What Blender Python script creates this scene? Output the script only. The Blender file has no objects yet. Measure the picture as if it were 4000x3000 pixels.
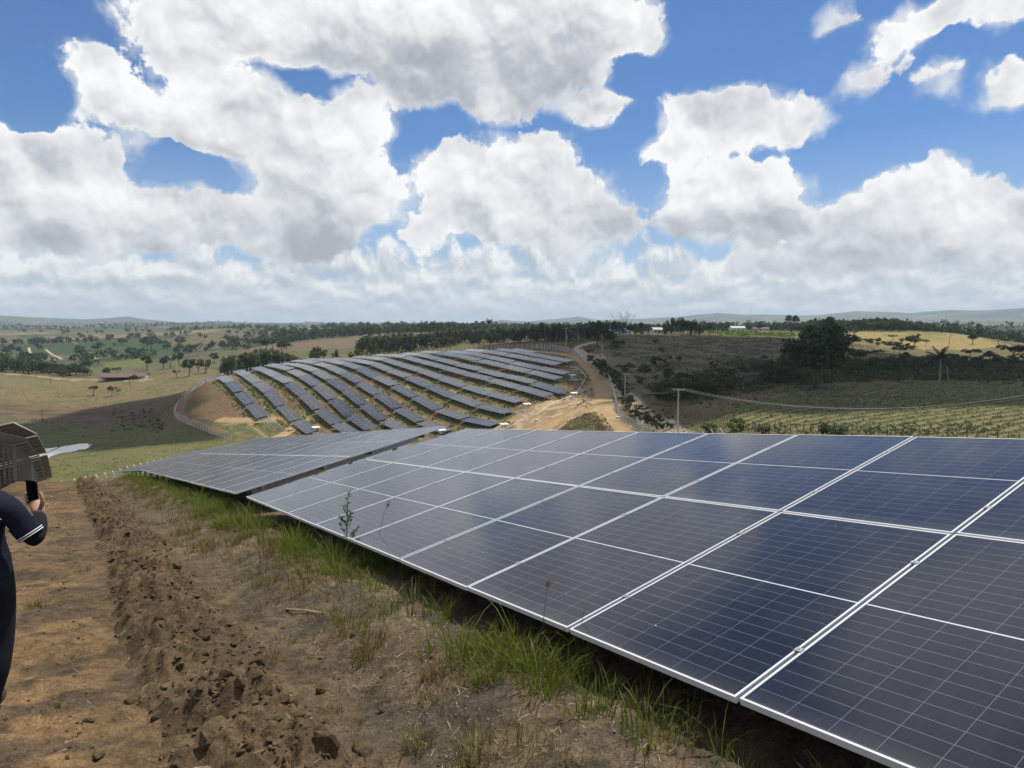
import bpy, bmesh, math, random
import numpy as np
from mathutils import Vector, Matrix, Quaternion
random.seed(4); np.random.seed(4)
SC = bpy.context.scene
COL = SC.collection
# ------------------------------------------------------------------ camera
cam_d = bpy.data.cameras.new('camera'); cam = bpy.data.objects.new('camera', cam_d); COL.objects.link(cam)
cam_d.sensor_width = 36.0; cam_d.lens = 24.0; cam_d.clip_start = 0.05; cam_d.clip_end = 40000
cam.location = (0, 0, 0); cam.rotation_euler = (math.pi/2 - math.atan(225.0/2667.0), 0, 0)
SC.camera = cam
# ------------------------------------------------------------------ sun and view
SUN_EL, SUN_AZ = math.radians(68), math.radians(48)
SUN_DIR = Vector((math.sin(SUN_AZ)*math.cos(SUN_EL), math.cos(SUN_AZ)*math.cos(SUN_EL), math.sin(SUN_EL)))
sl = bpy.data.lights.new('sun', 'SUN'); sl.energy = 4.6; sl.angle = math.radians(0.53); sl.color = (1.0, 0.955, 0.88)
so = bpy.data.objects.new('sun', sl); COL.objects.link(so)
so.rotation_euler = (-SUN_DIR).to_track_quat('-Z', 'Y').to_euler(); so.location = (0, 0, 60)
SC.view_settings.view_transform = 'Standard'; SC.view_settings.look = 'None'
SC.view_settings.exposure = 0.0; SC.view_settings.gamma = 1.0; SC.view_settings.use_curve_mapping = False
SC.cycles.use_denoising = True
try: SC.cycles.denoiser = 'OPENIMAGEDENOISE'
except Exception: pass
SC.cycles.max_bounces = 6; SC.cycles.diffuse_bounces = 3; SC.cycles.glossy_bounces = 3; SC.cycles.transmission_bounces = 3
SC.cycles.transparent_max_bounces = 6; SC.cycles.volume_bounces = 0
SC.cycles.use_adaptive_sampling = True; SC.cycles.adaptive_threshold = 0.02
SC.cycles.caustics_reflective = False; SC.cycles.caustics_refractive = False
SC.cycles.sample_clamp_indirect = 4.0
# ------------------------------------------------------------------ world: blue sky and cumulus clouds
W = bpy.data.worlds.new('World'); SC.world = W; W.use_nodes = True
W.cycles.sampling_method = 'NONE'
class G:
    """tiny node-graph helper"""
    def __init__(s, nt): s.nt = nt; s.n = nt.nodes; s.l = nt.links
    def put(s, sock, v):
        if isinstance(v, bpy.types.NodeSocket): s.l.new(v, sock)
        elif v is not None: sock.default_value = v
    def m(s, op, a, b=None, c=None, clamp=False):
        n = s.n.new('ShaderNodeMath'); n.operation = op; n.use_clamp = clamp
        for i, v in enumerate((a, b, c)):
            if v is not None: s.put(n.inputs[i], v)
        return n.outputs[0]
    def v(s, op, a, b=None, scale=None):
        n = s.n.new('ShaderNodeVectorMath'); n.operation = op
        s.put(n.inputs[0], a)
        if b is not None: s.put(n.inputs[1], b)
        if scale is not None: s.put(n.inputs['Scale'], scale)
        return n.outputs['Value'] if op in ('DOT_PRODUCT', 'LENGTH', 'DISTANCE') else n.outputs[0]
    def noise(s, vec, scale=5, detail=4, rough=0.5, dist=0.0, dim='3D', out='Fac', lac=2.0):
        n = s.n.new('ShaderNodeTexNoise'); n.noise_dimensions = dim
        if vec is not None: s.put(n.inputs['Vector'], vec)
        s.put(n.inputs['Scale'], scale); s.put(n.inputs['Detail'], detail); s.put(n.inputs['Roughness'], rough)
        s.put(n.inputs['Distortion'], dist); s.put(n.inputs['Lacunarity'], lac)
        return n.outputs[out]
    def voro(s, vec, scale=5, feature='F1', detail=0, rough=0.5, smooth=0.3, out='Distance', rnd=1.0):
        n = s.n.new('ShaderNodeTexVoronoi'); n.feature = feature
        if vec is not None: s.put(n.inputs['Vector'], vec)
        s.put(n.inputs['Scale'], scale)
        if 'Detail' in n.inputs: s.put(n.inputs['Detail'], detail); s.put(n.inputs['Roughness'], rough)
        if feature == 'SMOOTH_F1': s.put(n.inputs['Smoothness'], smooth)
        s.put(n.inputs['Randomness'], rnd)
        return n.outputs[out]
    def maprange(s, x, a, b, c=0.0, d=1.0, smooth=False):
        n = s.n.new('ShaderNodeMapRange'); n.clamp = True
        if smooth: n.interpolation_type = 'SMOOTHSTEP'
        s.put(n.inputs[0], x)
        for i, v in zip((1, 2, 3, 4), (a, b, c, d)): s.put(n.inputs[i], v)
        return n.outputs[0]
    def mix(s, f, a, b, kind='RGBA', blend='MIX'):
        n = s.n.new('ShaderNodeMix'); n.data_type = kind
        if kind == 'RGBA': n.blend_type = blend
        ia, ib, io = {'RGBA': (6, 7, 2), 'FLOAT': (2, 3, 0), 'VECTOR': (4, 5, 1)}[kind]
        s.put(n.inputs[0], f)
        for k, v in ((ia, a), (ib, b)):
            if isinstance(v, (tuple, list)) and kind == 'RGBA' and len(v) == 3: v = (*v, 1)
            s.put(n.inputs[k], v)
        return n.outputs[io]
    def ramp(s, x, stops, interp='LINEAR'):
        n = s.n.new('ShaderNodeValToRGB'); e = n.color_ramp.elements; n.color_ramp.interpolation = interp
        while len(e) < len(stops): e.new(0.5)
        for el, (p, c) in zip(e, stops): el.position = p; el.color = (*c, 1) if len(c) == 3 else c
        s.put(n.inputs[0], x); return n.outputs[0]
    def comb(s, x, y, z=0.0):
        n = s.n.new('ShaderNodeCombineXYZ')
        for i, v in enumerate((x, y, z)): s.put(n.inputs[i], v)
        return n.outputs[0]
    def sep(s, v):
        n = s.n.new('ShaderNodeSeparateXYZ'); s.put(n.inputs[0], v); return n.outputs
def build_sky():
    grp = bpy.data.node_groups.new('cumulus sky', 'ShaderNodeTree'); grp.interface.new_socket('Color', in_out='OUTPUT', socket_type='NodeSocketColor')
    g = G(grp); gout = g.n.new('NodeGroupOutput')
    sky = g.n.new('ShaderNodeTexSky'); sky.sky_type = 'NISHITA'; sky.sun_disc = False
    sky.sun_elevation = SUN_EL; sky.sun_rotation = SUN_AZ; sky.altitude = 150; sky.air_density = 1.0; sky.dust_density = 0.2; sky.ozone_density = 3.0
    tc = g.n.new('ShaderNodeTexCoord'); D = g.v('NORMALIZE', tc.outputs['Generated'])
    x, y, z = g.sep(D)
    az = g.m('MULTIPLY', g.m('ARCTAN2', x, y), 57.2958); el = g.m('MULTIPLY', g.m('ARCSINE', z), 57.2958)
    Q = g.comb(az, el)
    # domain warp so that edges are ragged
    nw = g.v('SUBTRACT', g.noise(Q, 0.17, 4, 0.5, dim='2D', out='Color'), (0.5, 0.5, 0.5))
    P = g.v('ADD', Q, g.v('MULTIPLY', nw, (3.4, 3.0, 0)))
    # cumulus heaps: centre x, y, radii and greyness of the base, laid out on a 2212 x 1659 frame -> azimuth / elevation
    heaps = [(700,70,330,110,.6),(1050,80,330,150,1),(900,175,140,70,.5),(470,70,190,100,.3),(560,165,150,80,.5),(1260,70,170,95,.4),(1390,60,55,65,0),
      (190,140,72,52,.1),(235,205,80,55,.3),(310,245,95,45,.3),(430,255,100,75,.3),(490,300,95,55,.4),
      (560,262,62,52,.1),(690,345,130,120,.5),(770,262,58,66,0),(705,450,160,100,.9),(655,520,125,55,1.3),(800,410,72,90,.2),
      (100,335,125,65,.2),(-10,300,90,90,.1),(222,345,68,38,.1),(60,425,150,70,.4),(300,450,125,58,.5),(460,475,140,55,.8),(150,505,210,55,.9),(548,485,58,26,.2),
      (1060,215,90,32,.1),(1280,225,85,48,.1),(1000,365,115,75,.1),(1150,355,85,75,.1),(1205,425,130,85,.3),(1050,455,140,85,.4),(1300,475,110,55,.5),(1230,525,150,42,.9),(915,530,48,44,.1),
      (1500,245,75,52,.2),(1610,255,140,52,.5),(1725,275,62,46,.3),(1445,325,66,44,.1),(1510,390,115,75,.3),(1640,405,150,62,.5),(1610,475,200,52,.9),
      (1950,445,115,64,.2),(2090,425,90,55,.2),(2190,465,100,55,.4),(1900,505,150,52,.6),(2110,545,160,46,.9),(1760,560,200,50,.7),
      (1960,60,42,26,0),(1915,92,52,24,0),(2050,25,105,38,.1),(2170,20,90,34,.2),(2020,160,34,16,0),(2170,185,55,42,.1),(1868,181,34,10,0),(2045,348,30,13,0),(1800,38,17,17,0)]
    NA, NE, A0, E0, DA, DE = 62, 21, -42.0, 3.0, 84.0/61, 1.3
    aa = A0 + DA*np.arange(NA)[None,:]; ee = E0 + DE*np.arange(NE)[:,None]
    Hf = np.full((NE, NA), -1.0); SWt = np.full((NE, NA), 1e-4); SVt = np.zeros((NE, NA))
    pt = math.atan(225.0/2667.0); k = 4000/2212.0
    for (cx, cy, rx, ry, gr) in heaps:
        xx = (cx*k-2000)/2667.0; uu = -(cy*k-1500)/2667.0
        d = Vector((xx, math.cos(pt)+uu*math.sin(pt), -math.sin(pt)+uu*math.cos(pt))).normalized()
        a0 = math.degrees(math.atan2(d.x, d.y)); e0 = math.degrees(math.asin(d.z)); sc_ = math.degrees(k/2667.0)*0.95
        sm = rx*sc_ < 3.0; ra, re = max(rx*sc_, 1.4), max(ry*sc_, 1.15)
        dq = (1 - ((aa-a0)/ra)**2 - ((ee-e0)/re)**2) * (0.72 if sm else min(1.0, 0.6 + re/6.0))
        Hf = np.maximum(Hf, dq) + 0.06*np.exp(-((Hf-dq)/0.25)**2)*(np.maximum(Hf,dq) > 0)
        w = np.clip(dq+0.25, 0, None)**2; vq = np.clip((ee-e0)/re, -1.2, 1.2)
        SWt += w; SVt += w * (0.55 - 0.62*gr*np.clip(0.45 - vq, 0, 1.4))
    for (cx, cy, rx, ry) in ((640,172,150,26),(395,372,95,46),(826,528,40,40),(1372,275,26,46),(1418,392,30,38),(940,275,70,24),(50,205,75,80),(1360,150,40,40),(1830,330,90,60),(1000,545,40,22)):   # blue gaps
        xx = (cx*k-2000)/2667.0; uu = -(cy*k-1500)/2667.0
        d = Vector((xx, math.cos(pt)+uu*math.sin(pt), -math.sin(pt)+uu*math.cos(pt))).normalized(); a0 = math.degrees(math.atan2(d.x, d.y)); e0 = math.degrees(math.asin(d.z)); sc_ = math.degrees(k/2667.0)*0.95
        Hf -= 1.35*np.clip(1.2 - ((aa-a0)/max(rx*sc_,1.3))**2 - ((ee-e0)/max(ry*sc_,1.1))**2, 0, 1)
    Hf = np.clip(Hf, -1, 1.2); SH = np.clip(SVt/SWt, 0.05, 1)
    for _ in range(2):
        q_ = np.pad(SH, 1, mode='edge'); SH = (q_[1:-1,1:-1]*2 + q_[:-2,1:-1] + q_[2:,1:-1] + q_[1:-1,:-2] + q_[1:-1,2:])/6
    azn = g.m('MULTIPLY_ADD', g.sep(P)[0], 1/84.0, 0.5); eln = g.m('MULTIPLY_ADD', g.sep(P)[1], 1/DE, -E0/DE)
    half = g.m('GREATER_THAN', azn, 0.5); left = g.m('MULTIPLY', azn, 2.0); right = g.m('MULTIPLY_ADD', azn, 2.0, -1.0)
    acc = None
    for i in range(NE):
        rg = bpy.data.node_groups.new('cloud row', 'ShaderNodeTree')      # own small group: one elevation row
        for nm in ('left', 'right', 'half'): rg.interface.new_socket(nm, in_out='INPUT', socket_type='NodeSocketFloat')
        rg.interface.new_socket('Color', in_out='OUTPUT', socket_type='NodeSocketColor')
        q = G(rg); cols = []
        for h_ in (0, 1):
            seg = np.arange(32) if h_ == 0 else np.arange(30, 62)
            pos = (aa[0, seg] + 42.0)/84.0*2 - h_
            st_ = [(min(max(float(p), 0), 1), ((Hf[i, j]+1)/2.4, SH[i, j], 0)) for p, j in zip(pos, seg)]
            cols.append(q.ramp(None, st_, 'B_SPLINE'))
        gi = q.n.new('NodeGroupInput'); go = q.n.new('NodeGroupOutput')
        q.l.new(gi.outputs[0], cols[0].node.inputs[0]); q.l.new(gi.outputs[1], cols[1].node.inputs[0])
        q.l.new(q.mix(gi.outputs[2], cols[0], cols[1]), go.inputs[0])
        gn = g.n.new('ShaderNodeGroup'); gn.node_tree = rg
        for k_, v_ in enumerate((left, right, half)): g.l.new(v_, gn.inputs[k_])
        wgt = g.m('SUBTRACT', 1.0, g.m('ABSOLUTE', g.m('SUBTRACT', eln, float(i))), clamp=True)
        t_ = g.v('SCALE', gn.outputs[0], scale=wgt)
        acc = t_ if acc is None else g.v('ADD', acc, t_)
    r_, g_, _b = g.sep(acc)
    Hm = g.m('MULTIPLY_ADD', r_, 2.4, -1.0); V = g_
    inside = g.m('MULTIPLY', g.maprange(g.m('ABSOLUTE', az), 43, 40), g.m('MULTIPLY', g.maprange(el, 29.0, 27.0), g.maprange(el, 2.0, 4.5)))
    # the rest of the sky carries the same kind of cloud
    gen = g.maprange(g.noise(g.v('MULTIPLY', D, (1, 1, 1.6)), 3.1, 3, 0.5), 0.36, 0.60, -0.9, 0.9)
    Hm = g.mix(inside, gen, Hm, 'FLOAT'); V = g.mix(inside, 0.42, V, 'FLOAT')
    # billows
    def billow(vec, det):
        a = g.n.new('ShaderNodeTexVoronoi'); a.voronoi_dimensions = '2D'; a.feature = 'F1'
        g.put(a.inputs['Vector'], vec); a.inputs['Scale'].default_value = 0.30; a.inputs['Detail'].default_value = det-1; a.inputs['Roughness'].default_value = 0.5
        b = g.noise(vec, 0.36, det+1, 0.5, dim='2D')
        return g.m('MULTIPLY_ADD', a.outputs['Distance'], -0.34, g.m('MULTIPLY', b, 0.8))
    Pw = g.v('ADD', Q, g.v('MULTIPLY', nw, (1.6, 1.6, 0)))
    b0 = billow(Pw, 2.0); b1 = billow(g.v('ADD', Pw, (0.25, 0.62, 0)), 2.0)
    rel = g.m('SUBTRACT', b0, b1)
    fine = g.m('SUBTRACT', g.noise(Pw, 0.95, 6, 0.58, dim='2D'), 0.5); fine1 = g.m('SUBTRACT', g.noise(g.v('ADD', Pw, (0.10, 0.26, 0)), 0.95, 4, 0.55, dim='2D'), 0.5)
    H = g.m('ADD', g.m('ADD', Hm, g.m('MULTIPLY_ADD', b0, 0.9, -0.16)), g.m('MULTIPLY', fine, 0.95))
    alpha = g.maprange(H, 0.02, g.maprange(V, 0.10, 0.50, 0.46, 0.16), smooth=True)
    thick = g.maprange(H, 0.15, 1.0)
    big = g.noise(Q, 0.13, 3, 0.5, dim='2D')
    sh = g.m('ADD', g.m('MULTIPLY', V, 1.35), g.m('MULTIPLY', rel, 0.80))
    sh = g.m('ADD', sh, g.m('MULTIPLY_ADD', thick, -0.22, 0.13))
    sh = g.m('ADD', sh, g.m('MULTIPLY', g.m('SUBTRACT', big, 0.5), 0.40))
    l0 = g.noise(Pw, 0.15, 2, 0.5, dim='2D'); l1 = g.noise(g.v('ADD', Pw, (0.5, 1.7, 0)), 0.15, 2, 0.5, dim='2D')
    sh = g.m('ADD', sh, g.m('MULTIPLY', g.m('SUBTRACT', l0, l1), 0.9))
    sh = g.m('ADD', sh, g.m('MULTIPLY', g.m('SUBTRACT', fine, fine1), 0.36))
    rim = g.maprange(H, 0.45, 0.05); sh = g.m('ADD', sh, g.m('MULTIPLY', rim, 0.16))
    ccol = g.ramp(sh, [(0.0,(4.1,4.4,4.85)),(0.24,(5.4,5.65,6.05)),(0.52,(7.8,7.95,8.1)),(0.86,(10.1,10.1,10.05))])
    # soft hazy cloud behind the heaps
    nb = g.noise(Q, 0.30, 5, 0.55, dim='2D')
    ab = g.m('MULTIPLY', g.maprange(g.m('ADD', Hm, g.m('MULTIPLY_ADD', nb, 1.7, -0.78)), -0.20, 0.60, smooth=True), 0.80)
    bcol = g.ramp(g.m('ADD', g.m('MULTIPLY', nb, 0.7), g.m('MULTIPLY', V, 0.5)), [(0.25,(5.9,6.3,6.8)),(0.5,(7.6,7.9,8.2)),(0.75,(9.3,9.4,9.4))])
    # low banks towards the horizon: heads get smaller and flatter with distance
    el1 = g.m('MAXIMUM', el, -1.0)
    wl = g.v('MULTIPLY', nw, (1.0, 0.9, 0))
    qx = g.m('MULTIPLY', az, 0.42); qy = g.m('MULTIPLY', g.m('LOGARITHM', g.m('ADD', el1, 1.8), 2.71828), 2.7)
    Ql = g.v('ADD', g.comb(qx, qy), wl)
    nl = g.noise(Ql, 1.0, 5, 0.52, dim='2D'); nl1 = g.noise(g.v('ADD', Ql, (0.10, 0.32, 0)), 1.0, 5, 0.52, dim='2D')
    low = g.m('ADD', g.maprange(el, 9.5, 3.5, -0.75, 0.65), g.m('MULTIPLY', g.m('SUBTRACT', nl, 0.5), 3.0))
    lsh = g.m('ADD', g.m('MULTIPLY_ADD', g.m('SUBTRACT', nl, nl1), 1.9, 0.50), g.m('MULTIPLY', g.m('SUBTRACT', big, 0.5), 0.5))
    lcol = g.ramp(lsh, [(0.05,(5.0,5.5,6.1)),(0.42,(6.7,7.1,7.5)),(0.85,(9.6,9.7,9.6))])
    hz = g.maprange(el, 3.6, 0.2); lcol = g.mix(g.m('MULTIPLY', hz, 0.72), lcol, (6.7, 7.25, 7.75))
    la = g.m('MULTIPLY', g.maprange(low, -0.25, 0.45, smooth=True), g.maprange(el, 9.5, 7.0))
    la = g.m('MAXIMUM', la, g.maprange(el, 2.4, 0.6))
    base = g.mix(g.maprange(el, 14.0, 2.0, 0.0, 0.55), g.v('MULTIPLY', sky.outputs[0], (0.60, 0.82, 1.07)), (6.0, 7.0, 8.2))
    c = g.mix(ab, base, bcol)
    c = g.mix(la, c, lcol)
    c = g.mix(g.m('MULTIPLY', alpha, g.maprange(el, 2.5, 5.5)), c, ccol)
    g.l.new(c, gout.inputs[0])
    w = G(W.node_tree); w.n.clear()
    out = w.n.new('ShaderNodeOutputWorld'); bg = w.n.new('ShaderNodeBackground'); gn = w.n.new('ShaderNodeGroup'); gn.node_tree = grp
    bg.inputs[1].default_value = 0.1
    w.l.new(gn.outputs[0], bg.inputs[0]); w.l.new(bg.outputs[0], out.inputs[0])
build_sky()
# ------------------------------------------------------------------ survey
# All positions are metres with the camera's spot as origin: X right, Y ahead, Z up.
FPX = 2667.0                       # focal length in pixels of a 4000 px wide frame
PITCH = math.atan(225.0 / FPX)     # camera looks down this much
CP, SP = math.cos(PITCH), math.sin(PITCH)
def sight(px, py):
    """direction of sight through a point of a 4000 x 3000 frame (survey helper)"""
    x = (px - 2000.0) / FPX; u = -(py - 1500.0) / FPX
    return np.array([x, CP + u * SP, -SP + u * CP])
def at(px, py, Y):
    d = sight(px, py); return d * (Y / d[1])
# rows of panels run along U (towards the camera), V is across the rows
U2 = np.array([0.5534, -0.8329]); V2 = np.array([0.8329, 0.5534])
def st(s, t): return V2 * s + U2 * t
ROWS = {   # surveyed heights of the panels' lower edge on the far hill: row -> (start t, [z every 20.05 m])
 1: (-354, [-24.5,-25.9,-29.2,-32.5,-35.8,-37.6]),
 2: (-359, [-22.4,-23.5,-25.6,-28.2,-32.3,-36.1,-37.9]),
 3: (-359, [-21.1,-21.8,-23.1,-25.0,-28.3,-32.5,-35.7,-37.6]),
 4: (-368, [-20.4,-20.5,-21.2,-22.9,-25.8,-29.8,-34.4,-36.9]),
 5: (-377, [-20.3,-20.0,-20.1,-21.5,-24.0,-27.3,-31.5,-35.5,-37.0]),
 6: (-384, [-19.4,-19.0,-19.0,-19.9,-22.0,-25.1,-28.3,-32.3,-35.1,-36.0]),
 7: (-387, [-18.9,-18.3,-18.2,-18.7,-20.1,-22.9,-25.4,-28.4,-31.6,-32.7,-32.4]),
 8: (-372, [-18.3,-17.8,-17.7,-18.3,-20.6,-22.5,-24.9,-27.4,-29.1,-29.5]),
 9: (-358, [-17.2,-16.7,-16.9,-18.6,-20.3,-22.4,-24.4,-25.8,-27.0]),
 10: (-353, [-16.0,-15.5,-15.7,-17.2,-18.7,-20.5,-21.9,-23.3,-24.9]),
 11: (-335, [-14.7,-14.6,-16.2,-17.8,-19.3,-20.7,-22.4,-24.5]),
 12: (-330, [-14.0,-13.9,-14.6,-16.1,-17.6,-19.0,-20.6]),
 13: (-316, [-13.4,-13.6,-14.9,-16.6,-18.0,-19.4]),
 14: (-313, [-12.7,-12.9,-13.9,-15.3,-16.7]),
 15: (-296, [-12.1,-12.8,-14.4,-16.0]),
 16: (-296, [-12.3,-13.6]),
}
ROW_PITCH = 8.75
def row_s(k): return 63.0 + ROW_PITCH * (k - 1)
TAB = 20.05                        # table spacing along a row
ctrl = []
def C(px, py, Y, dz=0.0):
    p = at(px, py, Y); ctrl.append((p[0], p[1], p[2] + dz))
def CS(s, t, z):
    p = st(s, t); ctrl.append((p[0], p[1], z))
for k, (t0, zs) in ROWS.items():
    for i, z in enumerate(zs): CS(row_s(k), t0 + TAB * i, z - 1.3)
# the near hill
MAIN = [(16,-0.15),(6.0,-0.95),(-13.1,-3.13),(-32.8,-6.13),(-52.5,-9.95),(-72,-15.2),(-92,-21.0),(-112,-27.0)]
for t, z in MAIN:
    CS(2.76, t, z - 0.65)
    CS(-6.0, t, z - 0.65 + 1.05); CS(11.5, t, z - 0.65 - 1.25)
    if t > -80: CS(20.2, t, z - 0.65 - 2.55); CS(-15, t, z - 0.65 + 2.0)
for t, z in ((30,1.0),(80,3.5)): CS(2.8,t,z); CS(-40,t,z+4); CS(40,t,z-5)
CS(60, 20, -9); CS(110, 40, -15); CS(-60, -20, 2.5); CS(-60, 60, 8); CS(60,-40,-12.5); CS(45,-110,-29.5); CS(30,-150,-36)
CS(-40,-80,-15); CS(-60,-130,-34)
# valley floor on the left and the farm fields beyond
for a in [(150,1760,215),(265,1745,235),(400,1800,190),(398,1866,165),(800,1800,192),(620,1700,245),(672,1614,300),(800,1690,256),
          (400,1640,312),(250,1680,282),(300,1600,350),(150,1622,330),(100,1540,400),(365,1546,400),(0,1560,370),(600,1512,425),
          (0,1462,500),(270,1488,490),(480,1478,480),(700,1470,465),(750,1425,560),(600,1430,600),(450,1405,800),(100,1405,800),
          (400,1350,1100),(200,1312,1600),(600,1300,1700),(900,1372,800),(1120,1348,700),(1350,1345,620),(1500,1312,720),(1400,1290,1600),
          (1600,1277,2500),(1000,1277,3000),(800,1266,3800),(300,1276,4000),(1900,1290,1500),(2200,1282,2200),
          (-400,1500,420),(-600,1700,230),(-500,1320,1400),
          (1700,1352,455),(2000,1342,432),(1450,1372,470),
          # right hand side
          (2443,1562,225),(2645,1692,140),(2300,1500,268),(2360,1560,222),(2300,1640,187),(2200,1690,190),(2450,1690,165),(2800,1702,130),
          (2520,1572,200),(2600,1640,156),(2300,1347,395),(2340,1425,300),(2230,1375,345),(2600,1502,215),(2700,1422,290),(2700,1342,400),
          (2800,1303,480),(2500,1312,455),(3000,1332,400),(3000,1422,300),(2900,1502,240),(3100,1312,480),
          (3185,1512,242),(3680,1490,250),(3500,1502,240),(3950,1502,235),(2900,1642,136),(3400,1652,125),(3900,1662,120),(3000,1542,200),
          (3500,1562,180),(3950,1592,160),(3000,1684,118),(3800,1714,102),(3400,1442,310),(3800,1442,310),(3950,1422,345),
          (3300,1332,480),(3600,1312,560),(3500,1367,430),(3800,1372,450),(3690,1297,620),(3300,1299,600),
          (3950,1342,700),(3850,1302,1000),(3900,1277,2500),(3200,1283,2000),(2900,1284,1500),(2700,1296,900),(2600,1297,560),
          (4400,1600,150),(4400,1450,320),(4500,1300,900)]: C(*a)
for dz_ in (): pass
CS(98, -405, -25.5); CS(130, -395, -24.0); CS(71, -400, -31); CS(160, -360, -17.5); CS(190,-340,-14.0)
# far ranges on the horizon: (pixel x, ridge line pixel y)
RIDGE = [(-900,1245),(-300,1240),(0,1241),(60,1243),(200,1248),(330,1252),(420,1248),(500,1241),(560,1250),(640,1255),(730,1268),(900,1275),(1500,1273),(1850,1266),(1960,1250),
         (2050,1256),(2180,1246),(2260,1238),(2330,1250),(2420,1248),(2600,1240),(2660,1238),(2700,1232),(2810,1224),(2900,1231),(2960,1230),(3060,1232),(3130,1237),
         (3260,1229),(3340,1222),(3450,1225),(3560,1230),(3700,1221),(3850,1223),(4000,1216),(4300,1210),(4900,1225)]
WC = 150.0
def warp(x, y):
    d = np.hypot(x, y) + 1e-9; g = WC * np.log1p(d / WC) / d
    return np.stack([x * g, y * g], -1) / 50.0
_c = np.array(ctrl); _w = warp(_c[:,0], _c[:,1])
def _phi(r2): return np.where(r2 > 1e-12, r2 * np.log(r2 + 1e-12), 0.0)
_n = len(_c)
_A = np.zeros((_n + 3, _n + 3))
_A[:_n,:_n] = _phi(((_w[:,None] - _w[None])**2).sum(-1)) + np.eye(_n) * 0.004
_A[:_n,_n] = 1; _A[:_n,_n+1:] = _w; _A[_n:,:_n] = _A[:_n,_n:].T
_sol = np.linalg.solve(_A, np.concatenate([_c[:,2], np.zeros(3)]))
def tps(x, y):
    x = np.asarray(x, float); y = np.asarray(y, float); sh = x.shape
    w = warp(x.ravel(), y.ravel()); out = np.empty(len(w))
    for i in range(0, len(w), 20000):
        q = w[i:i+20000]
        r2 = ((q[:,None] - _w[None])**2).sum(-1)
        out[i:i+20000] = _phi(r2) @ _sol[:_n] + _sol[_n] + q @ _sol[_n+1:]
    return out.reshape(sh)
# value noise (numpy)
_prm = np.random.RandomState(7)
_tab = _prm.rand(256, 256)
def vnoise(x, y):
    xi = np.floor(x).astype(int); yi = np.floor(y).astype(int); fx = x - xi; fy = y - yi
    fx = fx*fx*(3-2*fx); fy = fy*fy*(3-2*fy)
    g = lambda a, b: _tab[a % 256, b % 256]
    return (g(xi,yi)*(1-fx)+g(xi+1,yi)*fx)*(1-fy) + (g(xi,yi+1)*(1-fx)+g(xi+1,yi+1)*fx)*fy
def fbm(x, y, o=4):
    v = 0; a = 0.5; n = 0
    for i in range(o):
        v = v + a * vnoise(x * 2**i + 17.3*i, y * 2**i - 9.1*i); n += a; a *= 0.5
    return v / n
def sstep(a, b, x):
    t = np.clip((x - a) / (b - a), 0, 1); return t*t*(3-2*t)
_rx = np.array([(p - 2000) / FPX / (CP + (1500-y)/FPX*SP) for p, y in RIDGE]); _ry = np.array([sight(p, y)[2] / sight(p, y)[1] for p, y in RIDGE])
def height(x, y, coarse=False):
    x = np.asarray(x, float); y = np.asarray(y, float)
    d = np.hypot(x, y)
    if coarse:      # smooth part on every 5th ring / ray of the grid, refined linearly in between
        def idx(n): return np.unique(np.r_[np.arange(0, n, 4), n-1])
        i, j = idx(x.shape[0]), idx(x.shape[1]); zc = tps(x[np.ix_(i, j)], y[np.ix_(i, j)])
        zc = np.stack([np.interp(np.arange(x.shape[1]), j, r) for r in zc]); z = np.stack([np.interp(np.arange(x.shape[0]), i, zc[:,q]) for q in range(x.shape[1])], 1)
    else: z = tps(x, y)
    far = sstep(1200, 3500, d)
    z = z * (1 - far) + far * np.clip(z, -30, 20)
    # rolling relief, stronger far away
    roll = (fbm(x/420.0+3, y/420.0+8, 4) - 0.5)
    z = z + roll * (sstep(700, 1500, d) * 26 + sstep(2500, 6000, d) * 30)
    # two far ranges
    sl = np.where(y > 10, np.interp(x / np.maximum(y, 10), _rx, _ry), 0.004)
    for dist, wdt, k, off in ((9300, 1500, 1.0, 0), (5200, 900, 0.30, 0.9)):
        hh = sl * dist * k + (fbm(x/900+off*40, y/900, 4) - 0.5) * (30 if k < 1 else 14)
        z = z + np.exp(-((d - dist) / wdt)**2) * (hh - np.minimum(z, hh)) * (1.0 if k == 1 else 0.75)
    # weedy bank along the lower edge of the near tables
    s_ = x*V2[0]+y*V2[1]; t_ = x*U2[0]+y*U2[1]
    z = z + 0.27*sstep(1.45, 2.35, s_)*(1-sstep(6.5, 10.0, s_))*sstep(-70, -55, t_)
    # small ground unevenness
    z = z + (fbm(x/2.6, y/2.6, 3) - 0.5) * 0.16 * sstep(15, 60, d) + (fbm(x/17.0, y/17.0, 3) - 0.5) * 0.8 * sstep(110, 240, d)
    z = z + (fbm(x*1.3, y*1.3, 3) - 0.5) * 0.07 * (1 - sstep(20, 40, d))
    return z
def hit(px, py, dmin=2.0, dmax=9000.0):
    """where the line of sight through (px, py) meets the ground"""
    d = sight(px, py); Y = np.exp(np.linspace(math.log(dmin), math.log(dmax), 700))
    k = Y / d[1]
    dz = d[2] * k - height(d[0] * k, Y)
    i = np.where(dz < 0)[0]
    if len(i) == 0 or i[0] == 0: return None
    i = i[0]; a, b = Y[i-1], Y[i]
    for _ in range(3):
        YY = np.linspace(a, b, 12); kk = YY / d[1]
        q = np.where(d[2]*kk - height(d[0]*kk, YY) < 0)[0]
        j = q[0] if len(q) else 11
        a, b = YY[max(j-1,0)], YY[j]
    k = b / d[1]; return np.array([d[0]*k, b, float(height(d[0]*k, b))])
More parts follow.
